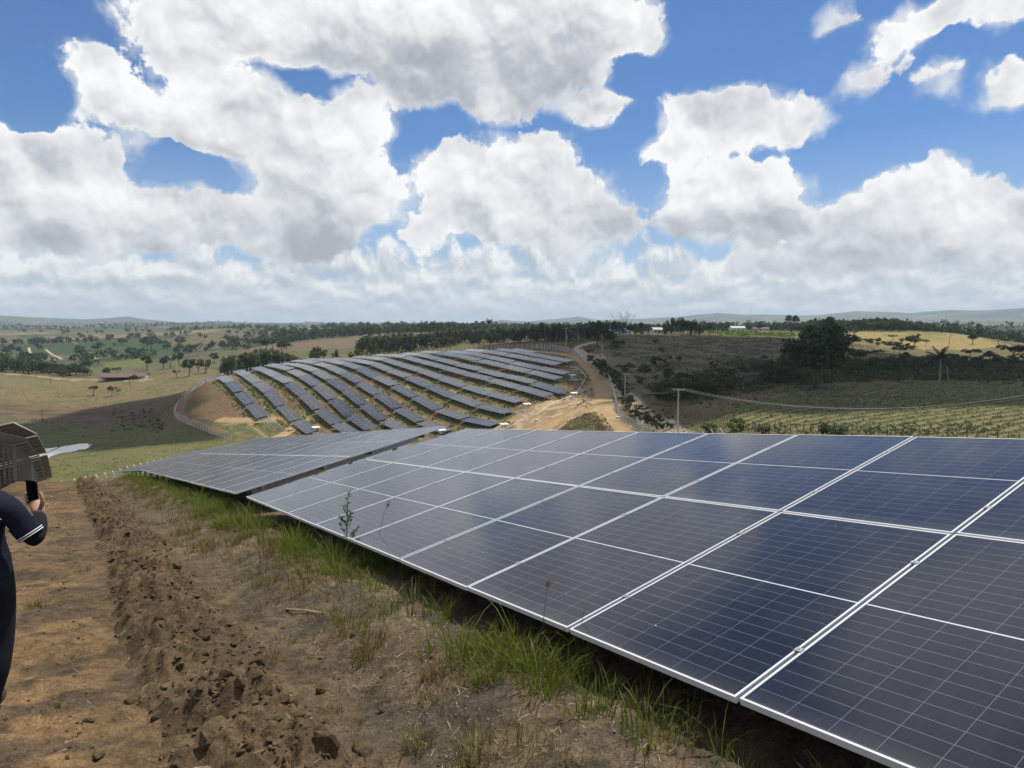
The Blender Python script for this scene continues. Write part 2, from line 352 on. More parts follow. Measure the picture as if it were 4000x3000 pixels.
# ------------------------------------------------------------------ object helpers
def link(o): COL.objects.link(o); return o
def tag(o, label=None, cat=None, group=None, kind=None):
    if label: o['label'] = label
    if cat: o['category'] = cat
    if group: o['group'] = group
    if kind: o['kind'] = kind
    return o
def empty(name, loc=(0,0,0), rot=None, label=None, cat=None, group=None):
    o = bpy.data.objects.new(name, None); o.empty_display_size = 0.2; link(o)
    o.location = loc
    if rot is not None: o.rotation_euler = rot
    return tag(o, label, cat, group)
def mesh(name, v, f, mats=(), mi=None, smooth=False, uv=None, col=None):
    me = bpy.data.meshes.new(name); me.from_pydata([tuple(p) for p in v], [], [tuple(q) for q in f])
    for m in (mats if isinstance(mats, (list, tuple)) else [mats]): me.materials.append(m)
    if mi is not None: me.polygons.foreach_set('material_index', np.asarray(mi, np.int32))
    if smooth: me.polygons.foreach_set('use_smooth', np.ones(len(me.polygons), bool))
    me.update(); return me
def fast_mesh(name, v, f, mats=(), smooth=False, mi=None):
    """v (n,3) float, f (m,k) int: same-size polygons"""
    v = np.asarray(v, np.float32); f = np.asarray(f, np.int32); k = f.shape[1]
    me = bpy.data.meshes.new(name)
    me.vertices.add(len(v)); me.vertices.foreach_set('co', v.ravel())
    me.loops.add(f.size); me.loops.foreach_set('vertex_index', f.ravel())
    me.polygons.add(len(f)); me.polygons.foreach_set('loop_start', np.arange(0, f.size, k, dtype=np.int32))
    me.polygons.foreach_set('loop_total', np.full(len(f), k, np.int32))
    if smooth: me.polygons.foreach_set('use_smooth', np.ones(len(f), bool))
    for m in (mats if isinstance(mats, (list, tuple)) else [mats]): me.materials.append(m)
    if mi is not None: me.polygons.foreach_set('material_index', np.asarray(mi, np.int32))
    me.update(calc_edges=True); me.validate(); return me
def obj(name, me, parent=None, loc=None, rot=None):
    o = bpy.data.objects.new(name, me); link(o)
    if parent is not None: o.parent = parent
    if loc is not None: o.location = loc
    if rot is not None: o.rotation_euler = rot
    return o
class MB:
    """collects boxes, bars, tubes and lathes into one mesh"""
    def __init__(s): s.v = []; s.f = []; s.mi = []
    def add(s, v, f, m=0):
        o = len(s.v); s.v += [tuple(p) for p in v]; s.f += [tuple(i + o for i in q) for q in f]; s.mi += [m] * len(f); return s
    def box(s, c, d, m=0, M=None):
        x, y, z = d[0]/2, d[1]/2, d[2]/2
        v = [Vector((c[0]+a*x, c[1]+b*y, c[2]+e*z)) for a in (-1,1) for b in (-1,1) for e in (-1,1)]
        if M is not None: v = [M @ p for p in v]
        return s.add(v, [(0,1,3,2),(4,6,7,5),(0,4,5,1),(2,3,7,6),(0,2,6,4),(1,5,7,3)], m)
    def bar(s, a, b, w, h=None, m=0, up=(0,0,1)):
        a, b = Vector(a), Vector(b); d = (b-a); L = d.length; d.normalize(); h = h or w
        up = Vector(up); x = d.cross(up)
        if x.length < 1e-4: x = d.cross(Vector((1,0,0)))
        x.normalize(); y = x.cross(d)
        v = [p + x*(i*w/2) + y*(j*h/2) for p in (a, b) for i, j in ((-1,-1),(1,-1),(1,1),(-1,1))]
        return s.add(v, [(0,1,2,3),(7,6,5,4),(0,4,5,1),(1,5,6,2),(2,6,7,3),(3,7,4,0)], m)
    def tube(s, pts, rad, n=6, m=0, cap=True):
        pts = [Vector(p) for p in pts]; r = rad if isinstance(rad, (list, tuple)) else [rad]*len(pts); o = len(s.v)
        ref = Vector((0.31, 0.87, 0.2)).normalized(); px = None
        for i, p in enumerate(pts):
            d = (pts[min(i+1, len(pts)-1)] - pts[max(i-1, 0)]).normalized()
            x = d.cross(ref) if px is None else (px - d * px.dot(d))
            if x.length < 1e-4: x = d.cross(Vector((1,0,0)))
            x.normalize(); px = x; y = d.cross(x)
            for k in range(n):
                a = 2*math.pi*k/n; s.v.append(tuple(p + (x*math.cos(a) + y*math.sin(a))*r[i]))
        for i in range(len(pts)-1):
            for k in range(n):
                s.f.append((o+i*n+k, o+i*n+(k+1)%n, o+(i+1)*n+(k+1)%n, o+(i+1)*n+k)); s.mi.append(m)
        if cap:
            s.f.append(tuple(o+k for k in range(n))[::-1]); s.mi.append(m)
            s.f.append(tuple(o+(len(pts)-1)*n+k for k in range(n))); s.mi.append(m)
        return s
    def me(s, name, mats, smooth=False): return mesh(name, s.v, s.f, mats, s.mi, smooth)
    def build(s, name, mats, parent=None, smooth=False, loc=None, rot=None): return obj(name, s.me(name, mats, smooth), parent, loc, rot)
# ------------------------------------------------------------------ materials
def nmat(name):
    m = bpy.data.materials.new(name); m.use_nodes = True; g = G(m.node_tree)
    return m, g, g.n['Principled BSDF']
def rgb(h, k=1.0):
    h = h.lstrip('#'); c = [int(h[i:i+2], 16)/255 for i in (0, 2, 4)]
    return tuple(((v/12.92) if v <= 0.04045 else ((v+0.055)/1.055)**2.4) * k for v in c)
def simple(name, col, rough=0.7, metal=0.0, var=0.18, scale=8.0, bump=0.0, bscale=40.0, coord='Object', obj_var=0.0, spec=0.5):
    m, g, b = nmat(name); tc = g.n.new('ShaderNodeTexCoord'); vec = tc.outputs[coord]
    n = g.noise(vec, scale, 5, 0.6)
    f = g.maprange(n, 0.3, 0.7, 1-var, 1+var)
    if obj_var:
        oi = g.n.new('ShaderNodeObjectInfo'); f = g.m('MULTIPLY', f, g.maprange(oi.outputs['Random'], 0, 1, 1-obj_var, 1+obj_var))
    c = g.v('SCALE', (*col,)[:3], scale=f)
    g.l.new(c, b.inputs['Base Color']); b.inputs['Roughness'].default_value = rough; b.inputs['Metallic'].default_value = metal
    b.inputs['Specular IOR Level'].default_value = spec
    if bump:
        bp = g.n.new('ShaderNodeBump'); bp.inputs['Strength'].default_value = bump; bp.inputs['Distance'].default_value = 0.02
        g.l.new(g.noise(vec, bscale, 6, 0.65), bp.inputs['Height']); g.l.new(bp.outputs[0], b.inputs['Normal'])
    return m
def leafmat(name, col, col2, trans=0.35, rough=0.55, var=0.35, scale=0.35):
    """foliage: two greens mixed by position and by tree, thin leaves let some light through"""
    m, g, b = nmat(name); tc = g.n.new('ShaderNodeTexCoord'); oi = g.n.new('ShaderNodeObjectInfo'); ge = g.n.new('ShaderNodeNewGeometry')
    n = g.noise(ge.outputs['Position'], scale, 3, 0.6); n2 = g.noise(ge.outputs['Position'], scale*9, 2, 0.5)
    f = g.m('ADD', g.m('MULTIPLY', n, 0.9), g.m('MULTIPLY', oi.outputs['Random'], 0.3)); f = g.maprange(f, 0.3, 0.85)
    c = g.mix(f, col, col2)
    c = g.v('SCALE', c, scale=g.maprange(n2, 0.25, 0.75, 1-var, 1+var))
    g.l.new(c, b.inputs['Base Color']); b.inputs['Roughness'].default_value = rough; b.inputs['Specular IOR Level'].default_value = 0.25
    tr = g.n.new('ShaderNodeBsdfTranslucent'); g.l.new(g.v('MULTIPLY', c, (1.15, 1.25, 0.6)), tr.inputs[0])
    mx = g.n.new('ShaderNodeMixShader'); mx.inputs[0].default_value = trans
    out = g.n['Material Output']; g.l.new(b.outputs[0], mx.inputs[1]); g.l.new(tr.outputs[0], mx.inputs[2]); g.l.new(mx.outputs[0], out.inputs[0])
    return m
MT = {}
MT['frame'] = simple('aluminium frame', (0.60,0.61,0.62), 0.4, 0.0, 0.08, 3)
MT['steel'] = simple('galvanised steel', (0.42,0.43,0.43), 0.45, 0.6, 0.15, 12)
MT['back'] = simple('panel backsheet', (0.17,0.16,0.145), 0.6, 0, 0.08, 2)
MT['concrete'] = simple('concrete', (0.58,0.56,0.52), 0.9, 0, 0.2, 3, 0.3, 30)
MT['white'] = simple('white paint', (0.75,0.75,0.73), 0.6, 0, 0.08, 4)
MT['timber'] = simple('weathered timber', (0.11,0.075,0.05), 0.9, 0, 0.3, 10, 0.4, 60)
MT['pole'] = simple('pole concrete', (0.40,0.38,0.34), 0.9, 0, 0.15, 2)
MT['wire'] = simple('wire', (0.36,0.37,0.34), 0.5, 0.3, 0.05, 2)
MT['bark'] = simple('bark', (0.10,0.075,0.055), 0.95, 0, 0.3, 3)
MT['palebark'] = simple('pale bark', (0.30,0.26,0.21), 0.95, 0, 0.3, 3)
MT['black'] = simple('black plastic', (0.012,0.012,0.014), 0.3, 0, 0.05, 3)
MT['grey'] = simple('grey enclosure', (0.33,0.34,0.34), 0.5, 0, 0.08, 3)
MT['tile'] = simple('terracotta roof', (0.15,0.10,0.075), 0.9, 0, 0.35, 1.2)
MT['orange'] = simple('orange tiles', (0.42,0.20,0.11), 0.9, 0, 0.2, 1)
MT['blue'] = simple('blue sheet', (0.05,0.12,0.42), 0.6, 0, 0.1, 1)
MT['plaster'] = simple('whitewash', (0.62,0.60,0.55), 0.9, 0, 0.12, 0.8)
MT['dark'] = simple('dark opening and porch shade', (0.02,0.018,0.015), 0.9, 0, 0.1, 1)
MT['yellow'] = simple('machine yellow', (0.45,0.28,0.05), 0.5, 0, 0.2, 3)
MT['seam'] = simple('dark gap strip', (0.030,0.030,0.032), 0.7, 0.0, 0.15, 3, spec=.2)  # near-black, for the strips added to darken the gaps between panels
def glass_mat():
    m, g, b = nmat('solar cells under glass'); uv = g.n.new('ShaderNodeUVMap'); u, v, _ = g.sep(uv.outputs[0])
    # 6 cells across, 11 + 11 half cells along, a wider gap in the middle; distances in metres
    W_, L_, mg, gapm = 1.319, 2.356, 0.012, 0.011
    cw = (W_-2*mg)/6; ch = (L_-2*mg-gapm)/22
    xm = g.m('SUBTRACT', g.m('MULTIPLY', u, W_), mg)
    dx = g.m('MULTIPLY', g.m('PINGPONG', g.m('DIVIDE', xm, cw), 0.5), cw)
    ym = g.m('SUBTRACT', g.m('ABSOLUTE', g.m('SUBTRACT', g.m('MULTIPLY', v, L_), L_/2)), gapm/2)
    dy = g.m('MULTIPLY', g.m('PINGPONG', g.m('DIVIDE', ym, ch), 0.5), ch)
    lx = g.m('LESS_THAN', dx, 0.0011); ly = g.m('LESS_THAN', dy, 0.0014)
    mid = g.m('LESS_THAN', ym, 0.0005)
    edge = g.m('MAXIMUM', g.m('GREATER_THAN', g.m('ABSOLUTE', g.m('SUBTRACT', xm, W_/2-mg)), W_/2-mg-0.002), g.m('GREATER_THAN', ym, ch*11))
    inside = g.m('SUBTRACT', 1.0, edge)
    line = g.m('MULTIPLY', g.m('MAXIMUM', lx, ly), inside)
    # fine fingers and ribbons inside each cell
    rib = g.m('LESS_THAN', g.m('PINGPONG', g.m('MULTIPLY', xm, 1/0.0175), 0.5), 0.045)
    tc = g.n.new('ShaderNodeTexCoord'); oi = g.n.new('ShaderNodeObjectInfo'); ge = g.n.new('ShaderNodeNewGeometry')
    cell = g.v('ADD', g.comb(g.m('FLOOR', g.m('DIVIDE', xm, cw)), g.m('FLOOR', g.m('DIVIDE', ym, ch))), oi.outputs['Location'])
    wn = g.n.new('ShaderNodeTexWhiteNoise'); wn.noise_dimensions = '3D'; g.l.new(cell, wn.inputs['Vector'])
    k = g.m('ADD', g.maprange(wn.outputs['Value'], 0, 1, 0.85, 1.15), g.m('MULTIPLY', g.m('SUBTRACT', oi.outputs['Random'], 0.5), 0.3))
    c = g.v('SCALE', (0.0062, 0.0078, 0.0160), scale=k)
    c = g.mix(g.m('MULTIPLY', rib, 0.09), c, (0.10, 0.10, 0.11))
    c = g.mix(g.m('MULTIPLY', line, 0.75), c, (0.20, 0.215, 0.24))
    c = g.mix(mid, c, (0.55, 0.57, 0.60))
    # settled dust, more of it along the lower edge
    dust = g.noise(ge.outputs['Position'], 1.6, 6, 0.65)
    stk = g.noise(g.v('ADD', g.v('MULTIPLY', uv.outputs[0], (38.0, 2.2, 0)), oi.outputs['Location']), 1.0, 4, 0.6)
    dl = g.m('ADD', g.m('ADD', g.maprange(dust, 0.35, 0.8, 0.004, 0.030), g.maprange(stk, 0.52, 0.80, 0.0, 0.03)), g.m('MULTIPLY', g.maprange(v, 0.06, 0.0), 0.10))
    c = g.mix(dl, c, (0.26, 0.25, 0.245))
    spot = g.voro(ge.outputs['Position'], 5.0); c = g.mix(g.m('MULTIPLY', g.m('LESS_THAN', spot, 0.028), g.m('GREATER_THAN', dust, 0.52)), c, (0.55, 0.53, 0.48))
    g.l.new(c, b.inputs['Base Color'])
    g.l.new(g.maprange(dust, 0.3, 0.8, 0.10, 0.22), b.inputs['Roughness']); b.inputs['IOR'].default_value = 1.36
    b.inputs['Sheen Weight'].default_value = 0.26; b.inputs['Sheen Roughness'].default_value = 0.35; b.inputs['Sheen Tint'].default_value = (0.9, 0.92, 0.95, 1)
    return m
MT['glass'] = glass_mat()
# ------------------------------------------------------------------ the ground: one sheet from under the feet to the horizon
def ring_list():
    a = np.exp(np.linspace(math.log(1.2), math.log(14), 250, endpoint=False))
    b = np.exp(np.linspace(math.log(14), math.log(120), 110, endpoint=False))
    c = np.exp(np.linspace(math.log(120), math.log(480), 260, endpoint=False))
    d = np.exp(np.linspace(math.log(480), math.log(14000), 150))
    return np.concatenate([a, b, c, d])
RINGS = ring_list()
AZ = np.concatenate([np.linspace(-180, -60, 40, endpoint=False), np.linspace(-60, -41, 60, endpoint=False), np.linspace(-41, 41, 600, endpoint=False), np.linspace(41, 60, 60, endpoint=False), np.linspace(60, 180, 40, endpoint=False)])
_azr = np.radians(AZ)
GX = RINGS[:,None] * np.sin(_azr)[None]; GY = RINGS[:,None] * np.cos(_azr)[None]
def seg_dist(x, y, pts):
    """distance to a polyline (plan view) and position along it"""
    best = np.full(x.shape, 1e9); along = np.zeros(x.shape); L = 0
    for (ax, ay), (bx, by) in zip(pts[:-1], pts[1:]):
        dx, dy = bx-ax, by-ay; l2 = dx*dx+dy*dy
        t = np.clip(((x-ax)*dx+(y-ay)*dy)/l2, 0, 1); d = np.hypot(x-ax-t*dx, y-ay-t*dy)
        m = d < best; best = np.where(m, d, best); along = np.where(m, L + t*math.sqrt(l2), along); L += math.sqrt(l2)
    return best, along
def inpoly(x, y, pts):
    c = np.zeros(x.shape, bool); n = len(pts); j = n-1
    for i in range(n):
        xi, yi = pts[i]; xj, yj = pts[j]
        c ^= ((yi > y) != (yj > y)) & (x < (xj-xi)*(y-yi)/(yj-yi+1e-12)+xi); j = i
    return c
def gpts(l): return [tuple(hit(*p)[:2]) for p in l]
def smooth_line(p, n=4):
    p = [np.array(q, float) for q in p]; out = []
    for i in range(len(p)-1):
        a, b, c, d = p[max(i-1,0)], p[i], p[i+1], p[min(i+2, len(p)-1)]
        for k in range(n):
            t = k/n; out.append(tuple(0.5*((2*b)+(-a+c)*t+(2*a-5*b+4*c-d)*t*t+(-a+3*b-3*c+d)*t**3)))
    out.append(tuple(p[-1])); return out
# roads (plan view)
RD_TRACK = smooth_line(gpts([(2075,1372),(2160,1378),(2235,1392),(2290,1425),(2330,1475),(2350,1530),(2355,1575),(2368,1610),(2400,1650),(2440,1690)]) + [tuple(at(2490,1735,140)[:2]), tuple(at(2520,1775,110)[:2])])
RD_CROSS = smooth_line(gpts([(2350,1570),(2280,1592),(2210,1625),(2150,1655),(2080,1690)]) + [tuple(st(95,-170)), tuple(st(70,-195)), tuple(st(52,-232))] + gpts([(1160,1655),(1010,1642),(860,1640)]))
RD_OUTER = smooth_line(gpts([(2330,1335),(2270,1350),(2262,1368)]) + [tuple(at(2330,1430,300)[:2])] + gpts([(2400,1500),(2440,1535),(2470,1570),(2510,1610),(2560,1650),(2620,1672)]) + [tuple(at(2720,1700,124)[:2]), tuple(at(2950,1740,104)[:2])])
RD_LEFT = smooth_line(gpts([(905,1452),(850,1468),(790,1490),(740,1530),(712,1580),(700,1612),(720,1640),(800,1668),(870,1690)]))
RD_FARM = smooth_line(gpts([(0,1458),(140,1468),(270,1484),(350,1484),(480,1484),(600,1482)]))
FIELD = gpts([(2790,1635),(3000,1560),(3200,1525),(3500,1502),(3800,1500),(4000,1515)]) + [tuple(at(4600,1580,160)[:2]), tuple(at(4400,1690,105)[:2]), tuple(at(3700,1712,103)[:2]), tuple(at(3000,1682,118)[:2])]
GREENF = gpts([(2720,1288),(2900,1296),(3120,1304),(3100,1318),(2900,1312),(2740,1300)])
POND_Z = float(height(-152.0, 232.0)) - 0.1
def on_level(px, py, z): d = sight(px, py); return tuple((d*(z/d[2]))[:2])
POND = smooth_line([on_level(*q, POND_Z) for q in ((60,1800),(150,1757),(200,1750),(260,1741),(320,1733),(352,1737),(338,1752),(284,1764),(220,1775),(170,1794),(120,1808),(80,1818),(60,1800))], 6)
_pr = np.random.RandomState(3); POND = [(x+_pr.normal(0,.45), y+_pr.normal(0,.55)) for x, y in POND[:-1]]; POND.append(POND[0])
ARR = [tuple(st(*q)) for q in ((58,-362),(58,-250),(66,-232),(95,-205),(112,-178),(132,-180),(146,-180),(172,-206),(200,-222),(204,-300),(180,-322),(150,-362),(120,-395),(80,-385))]
GZ = height(GX, GY, coarse=True)
_s = GX*V2[0]+GY*V2[1]; _t = GX*U2[0]+GY*U2[1]; _d = np.hypot(GX, GY)
pd, _ = seg_dist(GX, GY, POND[:-1] + [POND[0]])
inp = inpoly(GX, GY, POND)
sd_ = np.where(inp, -pd, pd)
GZ = np.where((_d > 150) & (_d < 330), GZ + (np.minimum(GZ, POND_Z - 0.45) - GZ) * (1 - sstep(-0.2, 1.0, sd_)) + 0, GZ)
GZ = np.where((sd_ > 0) & (sd_ < 60), np.where(GY < 232, np.minimum(GZ, POND_Z + 0.05 + 0.10*sd_), GZ), GZ)
GZ = np.where((sd_ > 0) & (sd_ < 10), np.maximum(GZ, POND_Z + 0.01 + 0.006*sd_), GZ)
# ridged crop rows in the field on the right
_fin = inpoly(GX, GY, FIELD)
_fr = (GX*0.60 - GY*0.80) + (fbm(GX/14.0, GY/14.0, 2)-0.5)*2.2       # rows run obliquely
_rowph = np.abs((_fr/3.1) % 1 - 0.5)*2
GZ = GZ + np.where(_fin, (_rowph-0.5)*0.34 + (fbm(GX/0.9, GY/0.9, 2)-0.5)*0.25, 0)
# roads are cut slightly into the ground
for L_, w_, dep in ((RD_TRACK, 2.4, .12), (RD_CROSS, 2.2, .10), (RD_OUTER, 2.3, .2), (RD_LEFT, 2.0, .08)):
    dd, _ = seg_dist(GX, GY, L_); GZ = GZ - dep * (1 - sstep(w_*0.6, w_*1.5, dd))
# track edge, wheel ruts and trampled ridges of the dirt in front
near = _d < 45
_rut = (fbm(_t*2.2, _s*0.7+4, 3)-0.5)*0.07 + (fbm(_t*7.0, _s*3.0, 3)-0.5)*0.045 + (fbm(_t*17.0, _s*9.0, 2)-0.5)*0.02
_rut = _rut + ((fbm(_t*10.0+3, _s*3.2, 3)-0.5)*0.055 + (np.abs(fbm(_t*21.0, _s*9.0+7, 3)-0.5))*0.05 + (fbm(_t*44.0, _s*30.0, 2)-0.5)*0.014)*(1-sstep(9, 16, _d))
GZ = GZ + np.where(near, _rut * (1-sstep(25, 45, _d)), 0)
def gz(x, y):
    """height of the built sheet (bilinear in its own grid)"""
    x = np.atleast_1d(np.asarray(x, float)); y = np.atleast_1d(np.asarray(y, float))
    d = np.clip(np.hypot(x, y), RINGS[0], RINGS[-1]*0.999); a = np.degrees(np.arctan2(x, y))
    i = np.clip(np.searchsorted(RINGS, d, 'right')-1, 0, len(RINGS)-2); fi = (d-RINGS[i])/(RINGS[i+1]-RINGS[i])
    j = np.clip(np.searchsorted(AZ, a, 'right')-1, 0, len(AZ)-1); j2 = (j+1) % len(AZ)
    a2 = np.where(j2 == 0, 180.0, AZ[j2]); fj = (a-AZ[j])/(a2-AZ[j])
    return (GZ[i,j]*(1-fi)+GZ[i+1,j]*fi)*(1-fj)+(GZ[i,j2]*(1-fi)+GZ[i+1,j2]*fi)*fj
def gz1(x, y): return float(gz(x, y)[0])
def hit(px, py, dmin=1.5, dmax=9000.0):
    """where the line of sight through (px, py) meets the built ground sheet"""
    d = sight(px, py); Y = np.exp(np.linspace(math.log(dmin), math.log(dmax), 900)); k = Y / d[1]
    i = np.where(d[2]*k - gz(d[0]*k, Y) < 0)[0]
    if len(i) == 0 or i[0] == 0: return None
    Y = np.linspace(Y[i[0]-1], Y[i[0]], 24); k = Y / d[1]; q = np.where(d[2]*k - gz(d[0]*k, Y) < 0)[0]; j = q[0] if len(q) else 23
    return np.array([d[0]*k[j], Y[j], gz1(d[0]*k[j], Y[j])])
# ---- land cover colours (what grows or lies there)
def lerp(a, b, f): return a + (np.asarray(b) - a) * f[..., None]
n1 = fbm(GX/60.0, GY/60.0, 4); n2 = fbm(GX/9.0+40, GY/9.0, 4); n3 = fbm(GX/260.0+9, GY/260.0+2, 4); n4 = fbm(GX/2.2, GY/2.2+70, 3)
n5 = fbm(GX/700.0+31, GY/700.0+5, 3)
DRY = (0.135,0.110,0.055); GRN = (0.075,0.088,0.030); OLIVE = (0.105,0.100,0.040); DIRT = (0.175,0.124,0.070); RED = (0.165,0.096,0.054); SAND = (0.41,0.285,0.150); BROWN = (0.120,0.085,0.055)
col = np.zeros(GX.shape + (3,)) + np.array(DRY)
col = lerp(col, OLIVE, sstep(0.42, 0.58, n1)); col = lerp(col, GRN, sstep(0.55, 0.70, n2)*0.7)
col = lerp(col, BROWN, sstep(0.56, 0.68, fbm(GX/30.0+7, GY/30.0, 4))*0.6)
# far farmland: patchwork of pasture, crops and woods
pa = np.floor((GX*0.83+GY*0.55)/170.0 + (n1-0.5)*1.2); pb = np.floor((GX*0.55-GY*0.83)/230.0 + (n3-0.5)*1.0)
hsh = _tab[(pa.astype(int)*13) % 256, (pb.astype(int)*29) % 256]
farc = np.zeros_like(col) + np.array((0.125,0.106,0.056))
farc = lerp(farc, (0.072,0.088,0.038), sstep(0.50, 0.62, hsh)); farc = lerp(farc, (0.20,0.155,0.085), sstep(0.80, 0.84, hsh)); farc = lerp(farc, (0.038,0.052,0.024), sstep(0.50, 0.56, n3)*0.9)
farc = lerp(farc, (0.045,0.055,0.030), sstep(0.55, 0.65, n2)*0.6)
col = col + (farc - col) * sstep(480, 760, _d)[..., None]
# crops on the slope across the left valley
for poly in ([(110,1372),(330,1330),(370,1362),(300,1380),(140,1396)],[(200,1355),(400,1335),(560,1375),(310,1400)],[(250,1337),(420,1327),(520,1350),(395,1362)],[(410,1330),(620,1330),(740,1372),(580,1405),(500,1372)],[(60,1308),(160,1306),(175,1320),(80,1322)]):
    try:
        m_ = inpoly(GX, GY, gpts(poly)); col = lerp(col, (0.040,0.066,0.028), m_*(0.8+0.2*n2))
    except Exception: pass
for poly in ([(400,1420),(560,1398),(610,1410),(560,1432),(420,1436)],[(640,1418),(760,1412),(850,1428),(700,1435)]):
    m_ = inpoly(GX, GY, gpts(poly)); col = lerp(col, (0.11,0.135,0.035), m_*0.9)
# valley floor by the pond: greener; hillside above it
vf = sstep(150, 170, GY)*(1-sstep(215, 262, GY + GX*0.22 + (n2-0.5)*30))*(GX < 0)
col = lerp(col, (0.118,0.116,0.042), vf*0.85); col = lerp(col, (0.095,0.100,0.034), vf*sstep(0.52,0.64,n2)*0.7)
hb = sstep(245, 262, GY + GX*0.25)*(1-sstep(385, 430, GY))*(GX < -60)*(1-np.clip(inpoly(GX,GY,ARR)*1.0,0,1))
col = lerp(col, (0.135,0.094,0.054), hb*0.95); col = lerp(col, (0.070,0.058,0.034), hb*sstep(0.52,0.62,n2)*0.7)
hb2 = (GX < -90)*sstep(318, 345, GY + GX*0.12)*(1-sstep(470, 500, GY)); col = lerp(col, (0.168,0.132,0.066), hb2*0.8)
col = lerp(col, (0.105,0.110,0.040), hb2*sstep(0.54,0.66,n2)*0.6)
# the far array: sandy red earth with weeds
ia = inpoly(GX, GY, ARR); da, _ = seg_dist(GX, GY, ARR + [ARR[0]]); am = np.where(ia, 1.0, np.exp(-(da/7.0)**2))
ac = np.zeros_like(col) + np.array(DIRT); ac = lerp(ac, RED, sstep(0.45,0.62,n1)); ac = lerp(ac, (0.088,0.100,0.034), sstep(0.42,0.56,n2)*0.85); ac = lerp(ac, (0.30,0.21,0.12), sstep(0.6,0.72,n4)*0.5)
col = col + (ac-col)*am[...,None]
ph = ((_s-63.0) % ROW_PITCH)/ROW_PITCH
strip = np.exp(-((ph-0.93)/0.10)**2) + np.exp(-((ph+0.07)/0.10)**2)
col = lerp(col, (0.070,0.105,0.026), ia*strip*sstep(0.35,0.60,n4)*0.85)
col = lerp(col, (0.33,0.225,0.118), ia*np.exp(-((ph-0.72)/0.07)**2)*sstep(0.40,0.58,n2+0.2*(n4-0.5))*0.8)
# bare ground left of the first row, red cut by the fence
lb = (inpoly(GX, GY, gpts([(705,1575),(740,1530),(800,1490),(850,1472),(870,1500),(1010,1640),(860,1645),(720,1632)])))*1.0
col = lerp(col, (0.135,0.105,0.052), lb*0.8); col = lerp(col, RED, lb*sstep(0.46,0.60,n2)*0.85)
# service yard on the right end of the rows
yd = (inpoly(GX, GY, [tuple(st(*q)) for q in ((100,-182),(112,-186),(135,-192),(150,-192),(176,-208),(204,-230),(218,-262),(222,-240),(212,-205),(176,-170),(130,-145),(105,-160))]))*1.0
col = lerp(col, (0.300,0.205,0.110), yd*0.95); col = lerp(col, (0.19,0.135,0.082), yd*sstep(0.52,0.64,n2)*0.7); col = lerp(col, (0.42,0.31,0.18), yd*sstep(0.52,0.64,n4)*0.7)
isl = inpoly(GX, GY, gpts([(2170,1690),(2230,1640),(2330,1605),(2352,1622),(2385,1665),(2410,1692)]))*1.0
col = lerp(col, (0.118,0.098,0.040), isl*0.95); col = lerp(col, (0.07,0.085,0.028), isl*sstep(0.5,0.62,n2)*0.7)
# scrub hill on the right, planted field, yellow pasture
sh_ = inpoly(GX, GY, gpts([(2480,1560),(2380,1440),(2340,1350),(2500,1312),(2720,1300),(3080,1322),(3150,1400),(3100,1480),(2850,1550),(2640,1600)]))*1.0
col = lerp(col, (0.120,0.098,0.058), sh_*0.9); col = lerp(col, (0.064,0.066,0.032), sh_*sstep(0.48,0.62,n2)*0.8)
fm = _fin*1.0
col = lerp(col, (0.190,0.148,0.078), fm*0.9); col = lerp(col, (0.066,0.086,0.028), fm*sstep(0.34,0.66,_rowph + (n4-0.5)*0.5)*0.95)
yel = inpoly(GX, GY, gpts([(3080,1302),(3350,1297),(3700,1292),(3800,1315),(3960,1350),(3800,1366),(3500,1362),(3250,1325)]))*1.0
col = lerp(col, (0.27,0.205,0.078), yel*0.95); col = lerp(col, (0.16,0.155,0.055), yel*sstep(0.50,0.64,n1+0.2*(n2-.5))*0.8)
gf = inpoly(GX, GY, GREENF)*1.0; col = lerp(col, (0.075,0.14,0.022), gf)
brn = inpoly(GX, GY, gpts([(920,1375),(1080,1340),(1300,1322),(1500,1304),(1700,1300),(1650,1325),(1400,1352),(1150,1372)]))*1.0
col = lerp(col, (0.150,0.108,0.070), brn*0.9)
mud = np.where(_d > 150, np.exp(-np.clip(sd_,0,None)/2.2), 0)*(_d < 330); col = lerp(col, (0.115,0.085,0.058), mud*0.85)
# roads
for L_, w_, c_ in ((RD_TRACK,2.5,SAND),(RD_CROSS,2.3,SAND),(RD_OUTER,2.5,(0.42,0.33,0.22)),(RD_LEFT,2.0,(0.23,0.14,0.075)),(RD_FARM,2.2,(0.34,0.25,0.15))):
    dd, al = seg_dist(GX, GY, L_); m_ = 1 - sstep(w_*0.55, w_*1.25, dd + (n4-0.5)*1.8)
    col = lerp(col, c_, m_*0.92); col = lerp(col, np.array(c_)*0.55, m_*np.exp(-((dd-0.0)/0.5)**2)*sstep(0.4,0.6,n2)*0.7)
# the dirt in the foreground
nd = 1 - sstep(40, 70, _d)
nc = np.zeros_like(col) + np.array((0.140,0.094,0.050)); nc = lerp(nc, (0.200,0.126,0.060), sstep(0.50,0.66,fbm(_s*1.1+3,_t*0.45,4))*0.9); nc = lerp(nc, (0.070,0.052,0.036), sstep(0.47,0.62,fbm(_s*2.4,_t*2.8+8,4))*0.8)
strip2 = sstep(1.0, 1.5, _s)*(1-sstep(8, 12, _s)); nc = lerp(nc, (0.138,0.102,0.062), strip2*0.9); nc = lerp(nc, (0.072,0.062,0.045), strip2*sstep(0.46,0.6,fbm(_s*3.1,_t*3.1,3))*0.8)
nc = lerp(nc, (0.100,0.070,0.041), np.exp(-((_s-0.75+0.25*(fbm(_t*1.3,_t*0+3,3)-.5))/0.62)**2)*0.85)
col = col + (nc-col)*nd[...,None]
col = np.clip(col*(0.86+0.28*n4)[...,None], 0.005, 0.8)
nr, na = GX.shape
